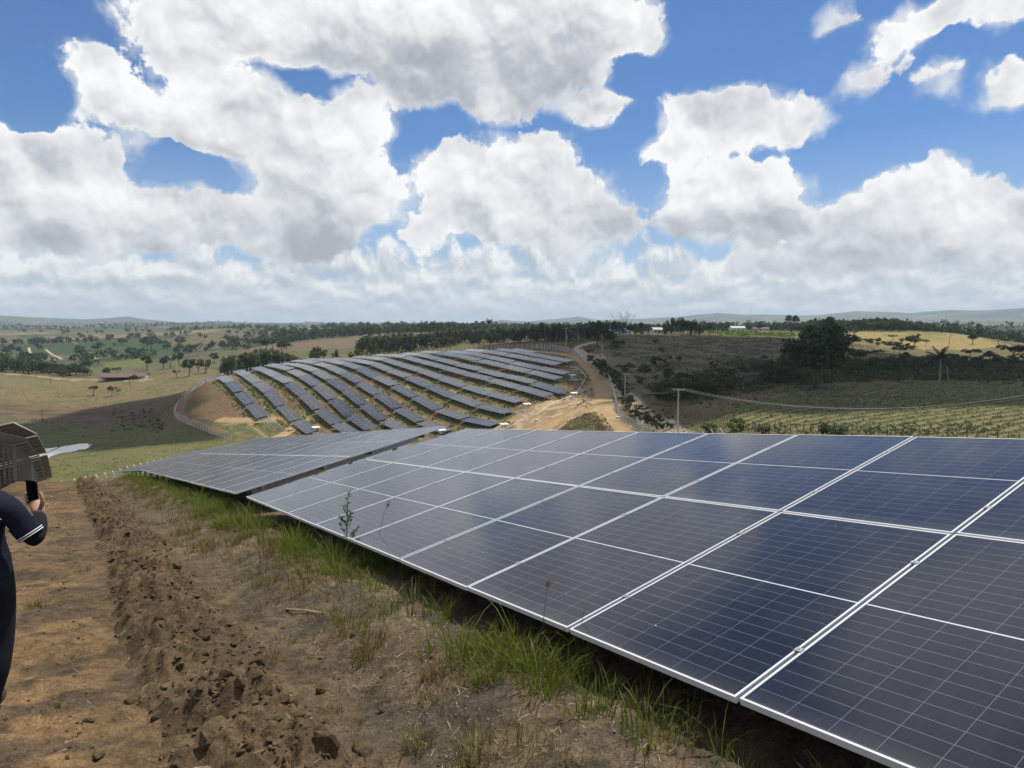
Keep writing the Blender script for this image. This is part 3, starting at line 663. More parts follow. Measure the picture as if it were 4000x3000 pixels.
gv = np.stack([GX, GY, GZ], -1).reshape(-1, 3)
ii, jj = np.meshgrid(np.arange(nr-1), np.arange(na), indexing='ij'); j2 = (jj+1) % na
gf_ = np.stack([ii*na+jj, ii*na+j2, (ii+1)*na+j2, (ii+1)*na+jj], -1).reshape(-1, 4)
# close the small round hole under the feet
gv = np.vstack([gv, [[0, 0, float(GZ[0].mean())]]])
def ground_mat():
    m, g, b = nmat('earth and grass'); at_ = g.n.new('ShaderNodeAttribute'); at_.attribute_name = 'cover'
    ge = g.n.new('ShaderNodeNewGeometry'); pos = ge.outputs['Position']
    cd = g.n.new('ShaderNodeVectorMath'); cd.operation = 'LENGTH'; g.l.new(pos, cd.inputs[0]); dist = cd.outputs['Value']
    fine = g.noise(pos, 9.0, 8, 0.68); mid = g.noise(pos, 0.9, 6, 0.62); speck = g.noise(pos, 60.0, 4, 0.6)
    k = g.m('MULTIPLY', g.maprange(fine, 0.30, 0.70, 0.50, 1.50), g.maprange(mid, 0.3, 0.7, 0.78, 1.22))
    k = g.m('MULTIPLY', k, g.maprange(speck, 0.32, 0.68, 0.68, 1.32))
    c = g.v('SCALE', at_.outputs['Color'], scale=k)
    nearf = g.maprange(dist, 30, 14)
    vs = g.n.new('ShaderNodeTexVoronoi'); vs.inputs['Scale'].default_value = 34.0; g.l.new(pos, vs.inputs['Vector'])
    peb = g.m('MULTIPLY', g.m('LESS_THAN', vs.outputs['Distance'], 0.24), g.m('GREATER_THAN', g.noise(pos, 1.4, 4, 0.6), 0.50))
    pr_, pg_, pb_ = g.sep(vs.outputs['Color']); tone = g.maprange(pr_, 0, 1, 0.45, 1.9)
    c = g.mix(g.m('MULTIPLY', g.m('MULTIPLY', peb, nearf), 0.8), c, g.v('SCALE', c, scale=tone))
    g.l.new(c, b.inputs['Base Color']); b.inputs['Roughness'].default_value = 0.95; b.inputs['Specular IOR Level'].default_value = 0.12
    bp = g.n.new('ShaderNodeBump'); bp.inputs['Strength'].default_value = 0.9; bp.inputs['Distance'].default_value = 0.035
    h = g.m('ADD', g.m('MULTIPLY', fine, 1.2), g.m('ADD', g.m('MULTIPLY', speck, 0.45), g.m('MULTIPLY', g.m('MULTIPLY', peb, nearf), 0.35))); g.l.new(h, bp.inputs['Height'])
    bp2 = g.n.new('ShaderNodeBump'); bp2.inputs['Strength'].default_value = 0.8; bp2.inputs['Distance'].default_value = 0.5
    g.l.new(g.noise(pos, 0.8, 6, 0.7), bp2.inputs['Height']); g.l.new(g.maprange(dist, 40, 150, 0.0, 0.7), bp2.inputs['Strength'])
    g.l.new(bp2.outputs[0], bp.inputs['Normal']); g.l.new(bp.outputs[0], b.inputs['Normal'])
    return m
MT['ground'] = ground_mat()
gme = fast_mesh('ground', gv, gf_, [MT['ground']], smooth=True)
ca = gme.color_attributes.new('cover', 'FLOAT_COLOR', 'POINT')
cc = np.ones((len(gv), 4), np.float32); cc[:-1,:3] = col.reshape(-1,3); cc[-1,:3] = col[0,0]
ca.data.foreach_set('color', cc.ravel())
ground = obj('ground', gme); tag(ground, kind='structure')
del gv, gf_, cc
# ------------------------------------------------------------------ solar tables: 2 x 14 panels on steel racks
PW, PL, PT = 1.347, 2.384, 0.035         # panel
CPX, CPY = 1.375, 2.404                  # spacing across / up the slope
LIP = 0.014
def panel_glass_me():
    m = MB(); x0, x1, y0, y1 = LIP, PW-LIP, LIP, PL-LIP; zt, zb = -0.004, -0.030
    m.add([(x0,y0,zt),(x1,y0,zt),(x1,y1,zt),(x0,y1,zt)], [(0,1,2,3)], 0)
    m.add([(x0,y0,zb),(x1,y0,zb),(x1,y1,zb),(x0,y1,zb)], [(3,2,1,0)], 1)
    me = m.me('panel', [MT['glass'], MT['back']])
    return me
def frame_add(m, mi):
    o = [(0,0),(PW,0),(PW,PL),(0,PL)]; i = [(LIP,LIP),(PW-LIP,LIP),(PW-LIP,PL-LIP),(LIP,PL-LIP)]
    v = [(*p,0) for p in o]+[(*p,0) for p in i]+[(*p,-PT) for p in o]+[(*p,-PT) for p in i]
    f = []
    for k in range(4):
        n = (k+1) % 4
        f += [(k,n,4+n,4+k), (8+k,8+n,n,k), (4+k,4+n,12+n,12+k), (12+k,12+n,8+n,8+k)]
    m.add(v, f, mi)
def set_uv(me):
    uv = me.uv_layers.new(name='UVMap'); d = np.zeros((len(me.loops), 2), np.float32)
    for p in me.polygons:
        for li in p.loop_indices:
            c = me.vertices[me.loops[li].vertex_index].co
            d[li] = ((c.x-LIP)/(PW-2*LIP), (c.y-LIP)/(PL-2*LIP))
    uv.data.foreach_set('uv', d.ravel())
ME_PANEL = panel_glass_me(); set_uv(ME_PANEL)
_m = MB(); frame_add(_m, 0); ME_FRAME = _m.me('frame', [MT['frame']])
_m = MB(); x0,x1,y0,y1 = LIP,PW-LIP,LIP,PL-LIP
_m.add([(x0,y0,-.004),(x1,y0,-.004),(x1,y1,-.004),(x0,y1,-.004)], [(0,1,2,3)], 0); _m.add([(x0,y0,-.03),(x1,y0,-.03),(x1,y1,-.03),(x0,y1,-.03)], [(3,2,1,0)], 1); frame_add(_m, 2)
ME_PANEL_FAR = _m.me('panel_far', [MT['glass'], MT['back'], MT['frame']]); set_uv(ME_PANEL_FAR)
TILT = math.radians(10.4)
def table_basis(el, tilt=TILT, az=math.radians(146.4)):
    u = Vector((math.sin(az)*math.cos(el), math.cos(az)*math.cos(el), math.sin(el)))
    h = u.cross(Vector((0,0,1))).normalized(); n = h.cross(u)
    v = -h*math.cos(tilt) + n*math.sin(tilt); w = u.cross(v)
    return u, v, w
_m = MB(); _m.box((0,0,0.001),(0.044,0.034,0.006)); _m.tube([(0,0,.004),(0,0,.009)], .006, 6); ME_CLAMP = _m.me('clamp', [MT['steel']])
def solar_table(P, el, label, group, fine, tilt=TILT, clamps=False, ncol=14, az=math.radians(146.4), panels=True):
    """P: lower far corner of the panel plane; runs along u, rises along v"""
    u, v, w = table_basis(el, tilt, az)
    M = Matrix(((u.x,v.x,w.x,P[0]),(u.y,v.y,w.y,P[1]),(u.z,v.z,w.z,P[2]),(0,0,0,1)))
    e = empty('solar_table' if panels else 'empty_panel_rack', label=label, cat='solar table' if panels else 'rack', group=group)
    mid = M @ Vector((ncol*CPX/2, CPY, 0)); base = Vector((mid.x, mid.y, gz1(mid.x, mid.y)))
    e.location = base
    Mi = Matrix.Translation(-base) @ M
    if panels:
        for r in range(2):
            for c in range(ncol):
                o = bpy.data.objects.new('panel', ME_PANEL if fine else ME_PANEL_FAR); COL.objects.link(o); o.parent = e
                jit = Matrix.Rotation(random.gauss(0, 0.0016), 4, 'Y') @ Matrix.Rotation(random.gauss(0, 0.0011), 4, 'X')
                o.matrix_local = Mi @ Matrix.Translation((c*CPX+(CPX-PW)/2, r*CPY+0.01, random.gauss(0, 0.002))) @ jit
                if fine:
                    q = bpy.data.objects.new('frame', ME_FRAME); COL.objects.link(q); q.parent = o
    L = ncol*CPX
    rails = MB() if not fine else None
    for yy in (0.55, 1.85, 2.95, 4.25):
        a, b = Mi @ Vector((0.05,yy,-0.075)), Mi @ Vector((L-0.05,yy,-0.075))
        if fine: MB().bar(a, b, 0.05, 0.07, up=w).build('rail', [MT['steel']], e)
        else: rails.bar(a, b, 0.07 if panels else 0.12, 0.08, up=w)
    if panels:
        for c in range(1, ncol):        # dark strip added under each seam, blackens the gap and blocks sun stripes
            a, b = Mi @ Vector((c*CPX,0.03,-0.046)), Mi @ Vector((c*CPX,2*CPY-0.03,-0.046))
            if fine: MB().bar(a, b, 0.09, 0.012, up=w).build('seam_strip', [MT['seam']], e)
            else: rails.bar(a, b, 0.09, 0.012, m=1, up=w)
            if clamps:
                for yy in (0.55, 1.85, 2.95, 4.25):
                    q = bpy.data.objects.new('clamp', ME_CLAMP); COL.objects.link(q); q.parent = e; q.matrix_local = Mi @ Matrix.Translation((c*CPX, yy, 0.0))
    npost = 7
    for i in range(npost):
        xx = 0.7 + (L-1.4)*i/(npost-1)
        bm_ = MB() if fine else rails
        bm_.bar(Mi @ Vector((xx,0.45,-0.16)), Mi @ Vector((xx,4.35,-0.16)), 0.06, 0.10, up=w)
        if fine: bm_.build('crossbeam', [MT['steel']], e)
        for yy in (1.05, 3.75):
            t_ = Mi @ Vector((xx,yy,-0.16)); g_ = gz1(t_.x+base.x, t_.y+base.y) - base.z - 0.3
            if fine: MB().bar(Vector((t_.x,t_.y,g_)), t_, 0.10, 0.06, up=u).build('post', [MT['steel']], e)
            else: rails.bar(Vector((t_.x,t_.y,g_)), t_, 0.11, 0.11, up=u)
    if not fine: rails.build('rack', [MT['steel'], MT['seam']], e)
    return e
ORD = ['zeroth','first','second','third','fourth','fifth','sixth','seventh','eighth','ninth','tenth','eleventh','twelfth','thirteenth','fourteenth','fifteenth','sixteenth']
NEARG = 'solar tables on the near slope'
solar_table((-4.922,12.385,-3.132), 0.116, 'large near solar table filling the lower right foreground, fourteen panels long', NEARG, True, TILT, True)
solar_table((-15.913,28.848,-6.134), 0.152, 'solar table just downhill from the big foreground one, its panels running to the left', NEARG, True, math.radians(11.1))
_u3 = Vector((U2[0]*math.cos(.182), U2[1]*math.cos(.182), math.sin(.182)))
solar_table(tuple(Vector((-15.913,28.848,-6.134)) - _u3*20.05), 0.182, 'solar table further downhill on the left seen almost edge on as a thin bright strip', NEARG, True, math.radians(10.4))
# next row to the right: only its upper frames show over the big table
_r = st(11.5, -18.5); solar_table((_r[0], _r[1], -5.05), 0.116, 'solar table in the row behind the foreground one, only its upper frame edge showing', NEARG, True)
_r = st(11.5, -38.4); solar_table((_r[0], _r[1], -8.1), 0.150, 'solar table hidden downhill behind the foreground row', NEARG, False)
# row on the left edge, seen from behind and below
def left_table(tt, zt, el, label):      # top edge far corner given at s = -1.05
    sp = st(-1.05, tt); P = Vector((sp[0], sp[1], zt)); u, v, w = table_basis(el); return solar_table(tuple(P - v*(2*CPY)), el, label, 'solar tables of the row at the left edge', True)
left_table(-41.0, -5.30, 0.147, 'nearest solar table at the left edge, grey underside and bright upper edge showing')
left_table(-60.5, -9.25, 0.198, 'solar table at the left edge with lit brownish underside, just above the bright gap')
left_table(-81.0, -14.9, 0.272, 'lowest solar table at the left edge, below the bright gap and half behind the dirt')
# the far hill
FARG = 'solar tables on the far hill'
NT = 0
for k, (t0, zs) in ROWS.items():
    s = row_s(k); n = len(zs) - 1
    for i in range(n):
        t = t0 + TAB*i; el = math.atan2(zs[i+1]-zs[i], TAB); p = st(s, t)
        nm = '%s solar table from the top, %s row from the left, far hill' % (ORD[i+1], ORD[k])
        if k == 1 and i == 4:
            solar_table((p[0], p[1], zs[i]-0.1), el, 'bare steel rails of an unfinished table below the leftmost row on the far hill', FARG, False, panels=False)
        else:
            solar_table((p[0], p[1], zs[i]+0.12+random.uniform(-.1,.1)), el + random.gauss(0, .006), nm, FARG, False, TILT + random.gauss(0, .006)); NT += 1
# ------------------------------------------------------------------ foreground earth: the ploughed-up soil ridge, clods, litter
def soil_mat(name, a, b_, c_):
    m, g, b = nmat(name); ge = g.n.new('ShaderNodeNewGeometry'); pos = ge.outputs['Position']
    n = g.noise(pos, 2.2, 6, 0.62); f = g.noise(pos, 24.0, 7, 0.7); s_ = g.noise(pos, 110.0, 3, 0.6)
    c = g.ramp(g.m('ADD', g.m('MULTIPLY', n, 0.6), g.m('MULTIPLY', f, 0.4)), [(0.30, b_), (0.50, a), (0.68, c_)])
    c = g.v('SCALE', c, scale=g.m('MULTIPLY', g.maprange(f, 0.25, 0.75, 0.68, 1.28), g.maprange(s_, 0.3, 0.7, 0.84, 1.16)))
    g.l.new(c, b.inputs['Base Color']); b.inputs['Roughness'].default_value = 0.96; b.inputs['Specular IOR Level'].default_value = 0.1
    bp = g.n.new('ShaderNodeBump'); bp.inputs['Strength'].default_value = 0.9; bp.inputs['Distance'].default_value = 0.02
    g.l.new(g.m('ADD', f, g.m('MULTIPLY', s_, 0.4)), bp.inputs['Height']); g.l.new(bp.outputs[0], b.inputs['Normal'])
    return m
MT['soil'] = soil_mat('turned soil', (0.100,0.070,0.040), (0.044,0.032,0.022), (0.178,0.122,0.066))
MT['straw'] = simple('dry straw', (0.42,0.33,0.19), 0.8, 0, 0.35, 6, coord='Generated')
MT['stone'] = simple('pebble', (0.20,0.19,0.175), 0.85, 0, 0.4, 40)
def cells(x, y, seed):
    """rounded lumps: height of the tallest of randomly placed domes"""
    xi = np.floor(x); yi = np.floor(y); h = np.zeros(np.shape(x))
    for i in (-1,0,1):
        for j in (-1,0,1):
            a = ((xi+i)*37 + seed).astype(int) % 256; b = ((yi+j)*59 + seed*3).astype(int) % 256
            cx = xi+i+_tab[a,b]; cy = yi+j+_tab[b,a]; r = 0.30+0.55*_tab[(a+71)%256,(b+13)%256]
            q = np.abs(x-cx)*_tab[(a+5)%256,b]*.8 + np.hypot(x-cx, y-cy)
            h = np.maximum(h, np.sqrt(np.clip(r*r-q*q, 0, None)))
    return h
def berm_h(s, t):
    s = np.asarray(s, float); t = np.asarray(t, float)
    a = 0.185 + 0.10*(fbm(t*0.9+5, s*0+3, 2)-0.5)*2
    c = 0.80 + 0.16*(fbm(t*0.55, s*0+9, 2)-0.5)*2
    p = a*np.exp(-np.abs((s-c)/0.36)**2.4)
    sw = s + (fbm(s*5, t*5+3, 2)-.5)*.10; tw = t + (fbm(s*5+9, t*5, 2)-.5)*.10
    lump = 0.125*cells(sw*4.6, tw*4.6, 3)*(fbm(s*2.2+8, t*2.2, 2) > .40) + 0.068*cells(sw*9.5+3, tw*9.5, 11) + 0.026*cells(sw*21, tw*21+5, 23)
    rough = (fbm(s*3.6+1, t*3.6, 4)-0.5)*0.20 + lump - 0.055
    l_ = 0.26 + 0.16*(fbm(t*1.7, t*0+21, 3)-.5)*2; r_ = 1.34 + 0.20*(fbm(t*1.5, t*0+33, 3)-.5)*2
    e = sstep(0, 0.20, s-l_)*(1-sstep(-0.24, 0, s-r_))
    return (p + rough*(0.40+0.60*p/0.2))*e - 0.025*(1-e)
ts = [3.2]
while ts[-1] > -36: ts.append(ts[-1] - (0.014 + 0.0032*max(0, -ts[-1]-2)))
ts = np.array(ts); ss = np.linspace(0.08, 1.58, 84)
S_, T_ = np.meshgrid(ss, ts); X_ = S_*V2[0]+T_*U2[0]; Y_ = S_*V2[1]+T_*U2[1]
Z_ = gz(X_.ravel(), Y_.ravel()).reshape(X_.shape) + berm_h(S_, T_)
n0, n1_ = X_.shape; I, J = np.meshgrid(np.arange(n0-1), np.arange(n1_-1), indexing='ij')
bf = np.stack([I*n1_+J, I*n1_+J+1, (I+1)*n1_+J+1, (I+1)*n1_+J], -1).reshape(-1,4)
berm = obj('soil_ridge', fast_mesh('soil_ridge', np.stack([X_,Y_,Z_],-1).reshape(-1,3), bf, [MT['soil']], True)); tag(berm, kind='structure')
def ico(sub):
    bm = bmesh.new(); bmesh.ops.create_icosphere(bm, subdivisions=sub, radius=1.0)
    v = np.array([q.co[:] for q in bm.verts]); f = np.array([[q.index for q in p.verts] for p in bm.faces]); bm.free(); return v, f
def clod_shape(sub, seed):
    r = np.random.RandomState(seed); v, f = ico(sub); v = v.copy()
    for _ in range(13):                                   # knock flat facets off a ball
        n = r.normal(size=3); n /= np.linalg.norm(n); h = r.uniform(0.38, 0.78); d = v@n; v = v - np.outer(np.clip(d-h, 0, None), n)
    v *= (1 + 0.10*r.normal(size=(len(v),1))*(0.5 if sub > 2 else 0.8)); v *= np.array([1.0, r.uniform(.65,.95), r.uniform(.5,.8)]); return v, f
CLOD = [fast_mesh('soil_clod', *clod_shape(3, 50+i), [MT['soil']], False) for i in range(7)]
def surf(s, t):
    p = st(s, t); return np.array([p[0], p[1], gz1(p[0], p[1]) + (float(berm_h(np.array(s), np.array(t))) if 0.1 < s < 1.56 else 0)])
rs = np.random.RandomState(11); big = []
while len(big) < 120:
    t = -2.2 - 14*rs.rand()**1.7; s = rs.normal(0.80, 0.30)
    if 0.12 < s < 1.7: big.append((s, t, 0.030 + 0.055*rs.rand()**2.4))
big += [(1.62,-3.9,.055),(1.42,-4.5,.075),(1.55,-6.0,.05),(0.05,-4.6,.04),(1.9,-5.2,.045),(0.30,-4.9,.085),(0.42,-3.75,.08),(1.33,-3.5,.085),(1.05,-3.3,.09),(0.75,-4.3,.085)]
for i, (s, t, r) in enumerate(big):
    p = surf(s, t); o = obj('soil_clod', CLOD[i % 7], loc=(p[0], p[1], p[2] + r*0.25), rot=(rs.rand()*.8, rs.rand()*.8, rs.rand()*6.28)); o.scale = (r, r, r)
    tag(o, 'lump of brown earth lying on or beside the turned soil ridge', 'clod', 'lumps of earth on the soil ridge')
def scatter(name, shapes, pts, mat, smooth=False):
    """pts: rows of x, y, z, size, rz, squash"""
    V, F = [], []; o = 0
    for i, (x, y, z, r, a, q) in enumerate(pts):
        v, f = shapes[i % len(shapes)]; c, s = math.cos(a), math.sin(a)
        w = v * r; w = np.stack([w[:,0]*c-w[:,1]*s, w[:,0]*s+w[:,1]*c, w[:,2]*q], 1) + (x, y, z); V.append(w); F.append(f+o); o += len(v)
    return obj(name, fast_mesh(name, np.vstack(V), np.vstack(F), [mat], smooth))
small = [clod_shape(1, 90+i) for i in range(12)]; mids = [clod_shape(2, 130+i) for i in range(12)]
def spread(n, fs, ft, fr):
    out = []
    for _ in range(n):
        s, t = fs(), ft(); p = surf(s, t); r = fr(); out.append((p[0], p[1], p[2]+r*0.2, r, rs.rand()*6.28, 0.8))
    return out
tt = lambda: 1.5 - 30*rs.rand()**1.8
tag(scatter('soil_crumbs', small, spread(9000, lambda: rs.normal(0.80,0.38), tt, lambda: 0.006+0.020*rs.rand()**2.2), MT['soil']), kind='stuff')
tag(scatter('soil_lumps', mids, spread(1700, lambda: rs.normal(0.80,0.31), tt, lambda: 0.018+0.030*rs.rand()**2), MT['soil']), kind='stuff')
tag(scatter('loose_gravel', small, spread(6500, lambda: rs.uniform(1.15,2.5), tt, lambda: 0.004+0.012*rs.rand()**2.5), MT['stone']), kind='stuff')
tag(scatter('track_crumbs', small, spread(6000, lambda: rs.uniform(-2.4,0.4), tt, lambda: 0.005+0.022*rs.rand()**4), MT['soil']), kind='stuff')
# ------------------------------------------------------------------ grass
def blades(base, h, w, lean, ang, curl=0.6):
    """curved tapering blades; all arguments arrays of length n"""
    n = len(h); d = np.stack([np.cos(ang), np.sin(ang), np.zeros(n)], 1); sd = np.stack([-np.sin(ang), np.cos(ang), np.zeros(n)], 1)
    tw = np.random.rand(n)*3.14; sd = sd*np.cos(tw)[:,None] + d*np.sin(tw)[:,None]*0.8
    lv = []
    for k, f in enumerate((0.0, 0.4, 0.75, 1.0)):
        x = lean*h*(f**(1.6+curl)); z = h*(f - 0.30*lean*f**3)
        c = base + d*x[:,None] + np.array([0,0,1.0])*z[:,None]; ww = (w*(1.0, 0.85, 0.5, 0.0)[k])[:,None]
        if k < 3: lv += [c - sd*ww, c + sd*ww]
        else: lv += [c]
    V = np.stack(lv, 1).reshape(-1, 3); o = np.arange(n)[:,None]*7
    F = np.concatenate([o+np.array([a]) for a in ((0,1,3),(0,3,2),(2,3,5),(2,5,4),(4,5,6))], 0)
    return V, F
def tufts(spots):
    """spots: x, y, z, height, spread, count"""
    B, H, Wd, L, A = [], [], [], [], []
    for (x, y, z, h, sp, n) in spots:
        a = np.random.rand(n)*6.283; r = np.sqrt(np.random.rand(n))*sp*0.45
        B.append(np.stack([x+np.cos(a)*r, y+np.sin(a)*r, np.full(n, z-0.015)], 1)); H.append(h*np.random.uniform(0.45, 1.1, n)); Wd.append(np.random.uniform(0.6, 1.3, n)*0.0045*(0.5+h*1.6)); L.append(np.random.uniform(0.15, 0.95, n)); A.append(a+np.random.normal(0, 0.7, n))
    return blades(np.vstack(B), np.concatenate(H), np.concatenate(Wd), np.concatenate(L), np.concatenate(A))
MT['grass'] = leafmat('fresh grass', (0.060,0.098,0.013), (0.150,0.168,0.028), 0.4, 0.5, 0.35, 1.4)
MT['grass2'] = leafmat('half dry grass', (0.13,0.125,0.035), (0.22,0.165,0.07), 0.3, 0.6, 0.35, 2.0)
MT['drygrass'] = leafmat('dry grass', (0.23,0.165,0.085), (0.15,0.105,0.06), 0.25, 0.8, 0.35, 3.0)
def spots(n, fs, ft, fh, sp, cnt):
    out = []
    while len(out) < n:
        t = ft(); s = fs(t)
        if s is None: continue
        p = st(s, t); h = fh(); out.append((p[0], p[1], gz1(p[0], p[1]), h, sp*(0.6+h), cnt))
    return out
def edge_s(t): return 2.22 + 0.22*(fbm(np.array([t*0.33]), np.array([2.0]), 3)[0]-0.5)*2
def lush(t):
    e = edge_s(t); g_ = fbm(np.array([t*0.8+4]), np.array([7.0]), 3)[0]
    if g_ < (0.47 if t > -9 else 0.52) and rs.rand() < 0.88: return None
    return e + abs(rs.normal(0.05, 0.28))
tg = lambda: 3.0 - 38*rs.rand()**1.35
tag(obj('grass', fast_mesh('grass', *tufts(spots(560, lush, tg, lambda: rs.choice([rs.uniform(0.07,0.18), rs.uniform(0.14,0.34)]), 0.36, 44)), [MT['grass']], True)), kind='stuff')
tag(obj('long_grass', fast_mesh('long_grass', *tufts(spots(110, lambda t: edge_s(t) + rs.normal(0.15,0.22), tg, lambda: rs.uniform(0.32,0.58), 0.10, 9)), [MT['grass']], True)), kind='stuff')
tag(obj('half_dry_grass', fast_mesh('half_dry_grass', *tufts(spots(520, lambda t: edge_s(t) + rs.normal(0.0,0.34), tg, lambda: rs.uniform(0.06,0.26), 0.30, 30)), [MT['grass2']], True)), kind='stuff')
tag(obj('dry_grass', fast_mesh('dry_grass', *tufts(spots(900, lambda t: rs.uniform(1.15, 2.6), tg, lambda: rs.uniform(0.03,0.13), 0.26, 20)), [MT['drygrass']], True)), kind='stuff')
tag(obj('grass_under_panels', fast_mesh('grass_under_panels', *tufts(spots(420, lambda t: rs.uniform(2.7, 7.4), tg, lambda: rs.uniform(0.15,0.40), 0.35, 30)), [MT['grass']], True)), kind='stuff')
# straw lying about
def litter(n, fs):
    B, A, Ln = [], [], []
    V, F = [], []; o = 0
    for _ in range(n):
        t = tt(); s = fs(); p = surf(s, t); a = rs.rand()*6.28; l = 0.015+0.055*rs.rand()**2; w = 0.0007+0.0009*rs.rand(); z = p[2]+0.006
        dx, dy = math.cos(a)*l, math.sin(a)*l; nx, ny = -math.sin(a)*w, math.cos(a)*w; b = rs.uniform(-.3,.3)*l
        q = [(p[0]-dx+nx,p[1]-dy+ny,z),(p[0]-dx-nx,p[1]-dy-ny,z),(p[0]-nx-ny/w*b*w,p[1]-ny,z+.006),(p[0]+nx,p[1]+ny,z+.006),(p[0]+dx-nx,p[1]+dy-ny,z+rs.rand()*.02),(p[0]+dx+nx,p[1]+dy+ny,z+rs.rand()*.02)]
        V += q; F += [(o,o+1,o+2,o+3),(o+3,o+2,o+4,o+5)]; o += 6
    return V, F
_v, _f = litter(2600, lambda: rs.uniform(1.1,2.6) if rs.rand() < .75 else rs.uniform(-1.8,1.2)); tag(obj('straw_litter', mesh('straw_litter', _v, _f, [MT['straw']])), kind='stuff')
# single tufts that stand out
def px_tuft(px, py, h, n, mat, name, label, cat='grass tuft', lean=None):
    p = hit(px, py, 1.0, 60); z = gz1(p[0], p[1])
    if 0.2 < p[:2]@V2 < 1.46: z = surf(float(p[:2]@V2), float(p[:2]@U2))[2]
    V, F = tufts([(0, 0, 0, h, 0.5*h+0.1, n)]); o = obj(name, fast_mesh(name, V, F, [MT[mat]], True), loc=(p[0], p[1], z)); tag(o, label, cat); return o
px_tuft(150, 2372, 0.17, 60, 'grass2', 'grass_tuft', 'half dry grass tuft on the dirt track beside the person\'s leg')
px_tuft(330, 2232, 0.12, 28, 'drygrass', 'grass_tuft', 'small dry grass tuft on the track left of the soil ridge')
px_tuft(205, 2775, 0.07, 36, 'grass', 'grass_tuft', 'tiny green tuft on the bare track near the bottom left')
px_tuft(550, 2790, 0.10, 18, 'straw', 'straw_bunch', 'pale straw stalks at the left foot of the soil ridge', 'straw')
px_tuft(1290, 2780, 0.12, 60, 'grass2', 'grass_tuft', 'yellowing broad grass tuft right of the soil ridge, near the bottom')
px_tuft(1360, 2470, 0.26, 46, 'grass2', 'grass_tuft', 'upright brownish grass tuft on bare soil left of the lush grass')
px_tuft(1450, 2520, 0.24, 60, 'drygrass', 'grass_tuft', 'spreading dry tuft beside the upright brownish one')
px_tuft(1430, 2560, 0.18, 40, 'grass2', 'grass_tuft', 'tuft of thin stems at the edge of the gravelly patch')
px_tuft(1690, 2650, 0.16, 90, 'drygrass', 'grass_tuft', 'wide flat clump of dead grass between gravel and lush grass')
px_tuft(1680, 2740, 0.12, 60, 'grass2', 'grass_tuft', 'low clump of dead and green grass below the wide flat clump')
px_tuft(1900, 2670, 0.22, 50, 'grass', 'grass_tuft', 'small green tuft left of the deep shade under the panel')
px_tuft(1630, 2920, 0.14, 80, 'grass2', 'grass_tuft', 'brown and green tuft close to the bottom edge, right of centre')
px_tuft(1830, 2930, 0.12, 36, 'grass2', 'grass_tuft', 'small spiky tuft at the bottom edge beside sandy ground')
px_tuft(960, 2100, 0.25, 70, 'grass2', 'grass_tuft', 'olive tuft in front of the gap between the two near tables')
px_tuft(1090, 2260, 0.14, 70, 'grass2', 'grass_tuft', 'low tuft on grey soil above the pale stick')
px_tuft(1040, 2170, 0.36, 40, 'drygrass', 'grass_tuft', 'tall thin straw coloured tuft beside the lush grass under the table corner')
# leafy weed in front of the big table
def weed():
    p = hit(1352, 2200, 1.5, 60); z = gz1(p[0], p[1]); e = empty('leafy_weed', (p[0], p[1], z), label='tall leafy green weed standing in front of the big table\'s lower edge', cat='weed')
    stem = MB(); tip = Vector((0.04, 0.0, 0.86)); pts = [Vector((0,0,-0.03)), Vector((0.01,0,.3)), Vector((.025,0.01,.6)), tip]
    stem.tube(pts, [.007,.006,.005,.003], 6)
    V, F = [], []; o = 0; r = random.Random(3); brs = [(pts[0]+(tip-pts[0])*f, a) for f, a in ((.35,.3),(.42,2.6),(.5,1.2),(.55,4.2),(.62,5.4),(.66,2.2))]
    ends = []
    for b, a in brs:
        e2 = b + Vector((math.cos(a)*.13, math.sin(a)*.13, .13)); stem.tube([b, (b+e2)/2+Vector((0,0,-.02)), e2], [.004,.003,.002], 5); ends.append((b, e2))
    ends.append((pts[2], tip)); ends.append((pts[1], pts[2]))
    for a0, b0 in ends:
        for k in range(15):
            f = .25 + .8*k/15; q = a0.lerp(b0, f); an = r.random()*6.28; l = r.uniform(.035,.075); up = r.uniform(.2,.9)
            d = Vector((math.cos(an), math.sin(an), up)).normalized(); sd = d.cross(Vector((0,0,1))).normalized()*l*.26
            V += [q, q+d*l*.45+sd, q+d*l, q+d*l*.45-sd]; F.append((o,o+1,o+2,o+3)); o += 4
    stem.build('stem', [MT['grass']], e); obj('leaves', mesh('leaves', V, F, [MT['weed']]), e)
MT['weed'] = leafmat('weed leaf', (0.035,0.070,0.020), (0.06,0.10,0.028), 0.3, 0.45, 0.3, 6)
weed()
def seed_stalk(px, py, label, h=.75, lean=.18):
    p = hit(px, py, 1.0, 60); z = gz1(p[0], p[1]); e = empty('grass_stalk', (p[0], p[1], z), label=label, cat='grass stalk'); m = MB()
    m.tube([(0,0,-.03),(.02*lean*5,0,h*.4),(lean*.5,0,h*.8),(lean,0,h)], [.003,.0025,.002,.0012], 5); m.build('stem', [MT['grass2']], e)
    V, F = blades(np.tile(np.array([[lean*.8,0,h*.9]]), (14,1))+np.random.normal(0,.01,(14,3)), np.full(14,.09), np.full(14,.003), np.full(14,.9), np.random.normal(0,.6,14)); obj('seed_head', fast_mesh('seed_head', V, F, [MT['drygrass']]), e)
seed_stalk(1475, 2215, 'single bent grass stalk with a seed head in front of the panel glass', .80, .16)
seed_stalk(2118, 2560, 'bright green shoot poking up past the frame of the big table', .55, .05)
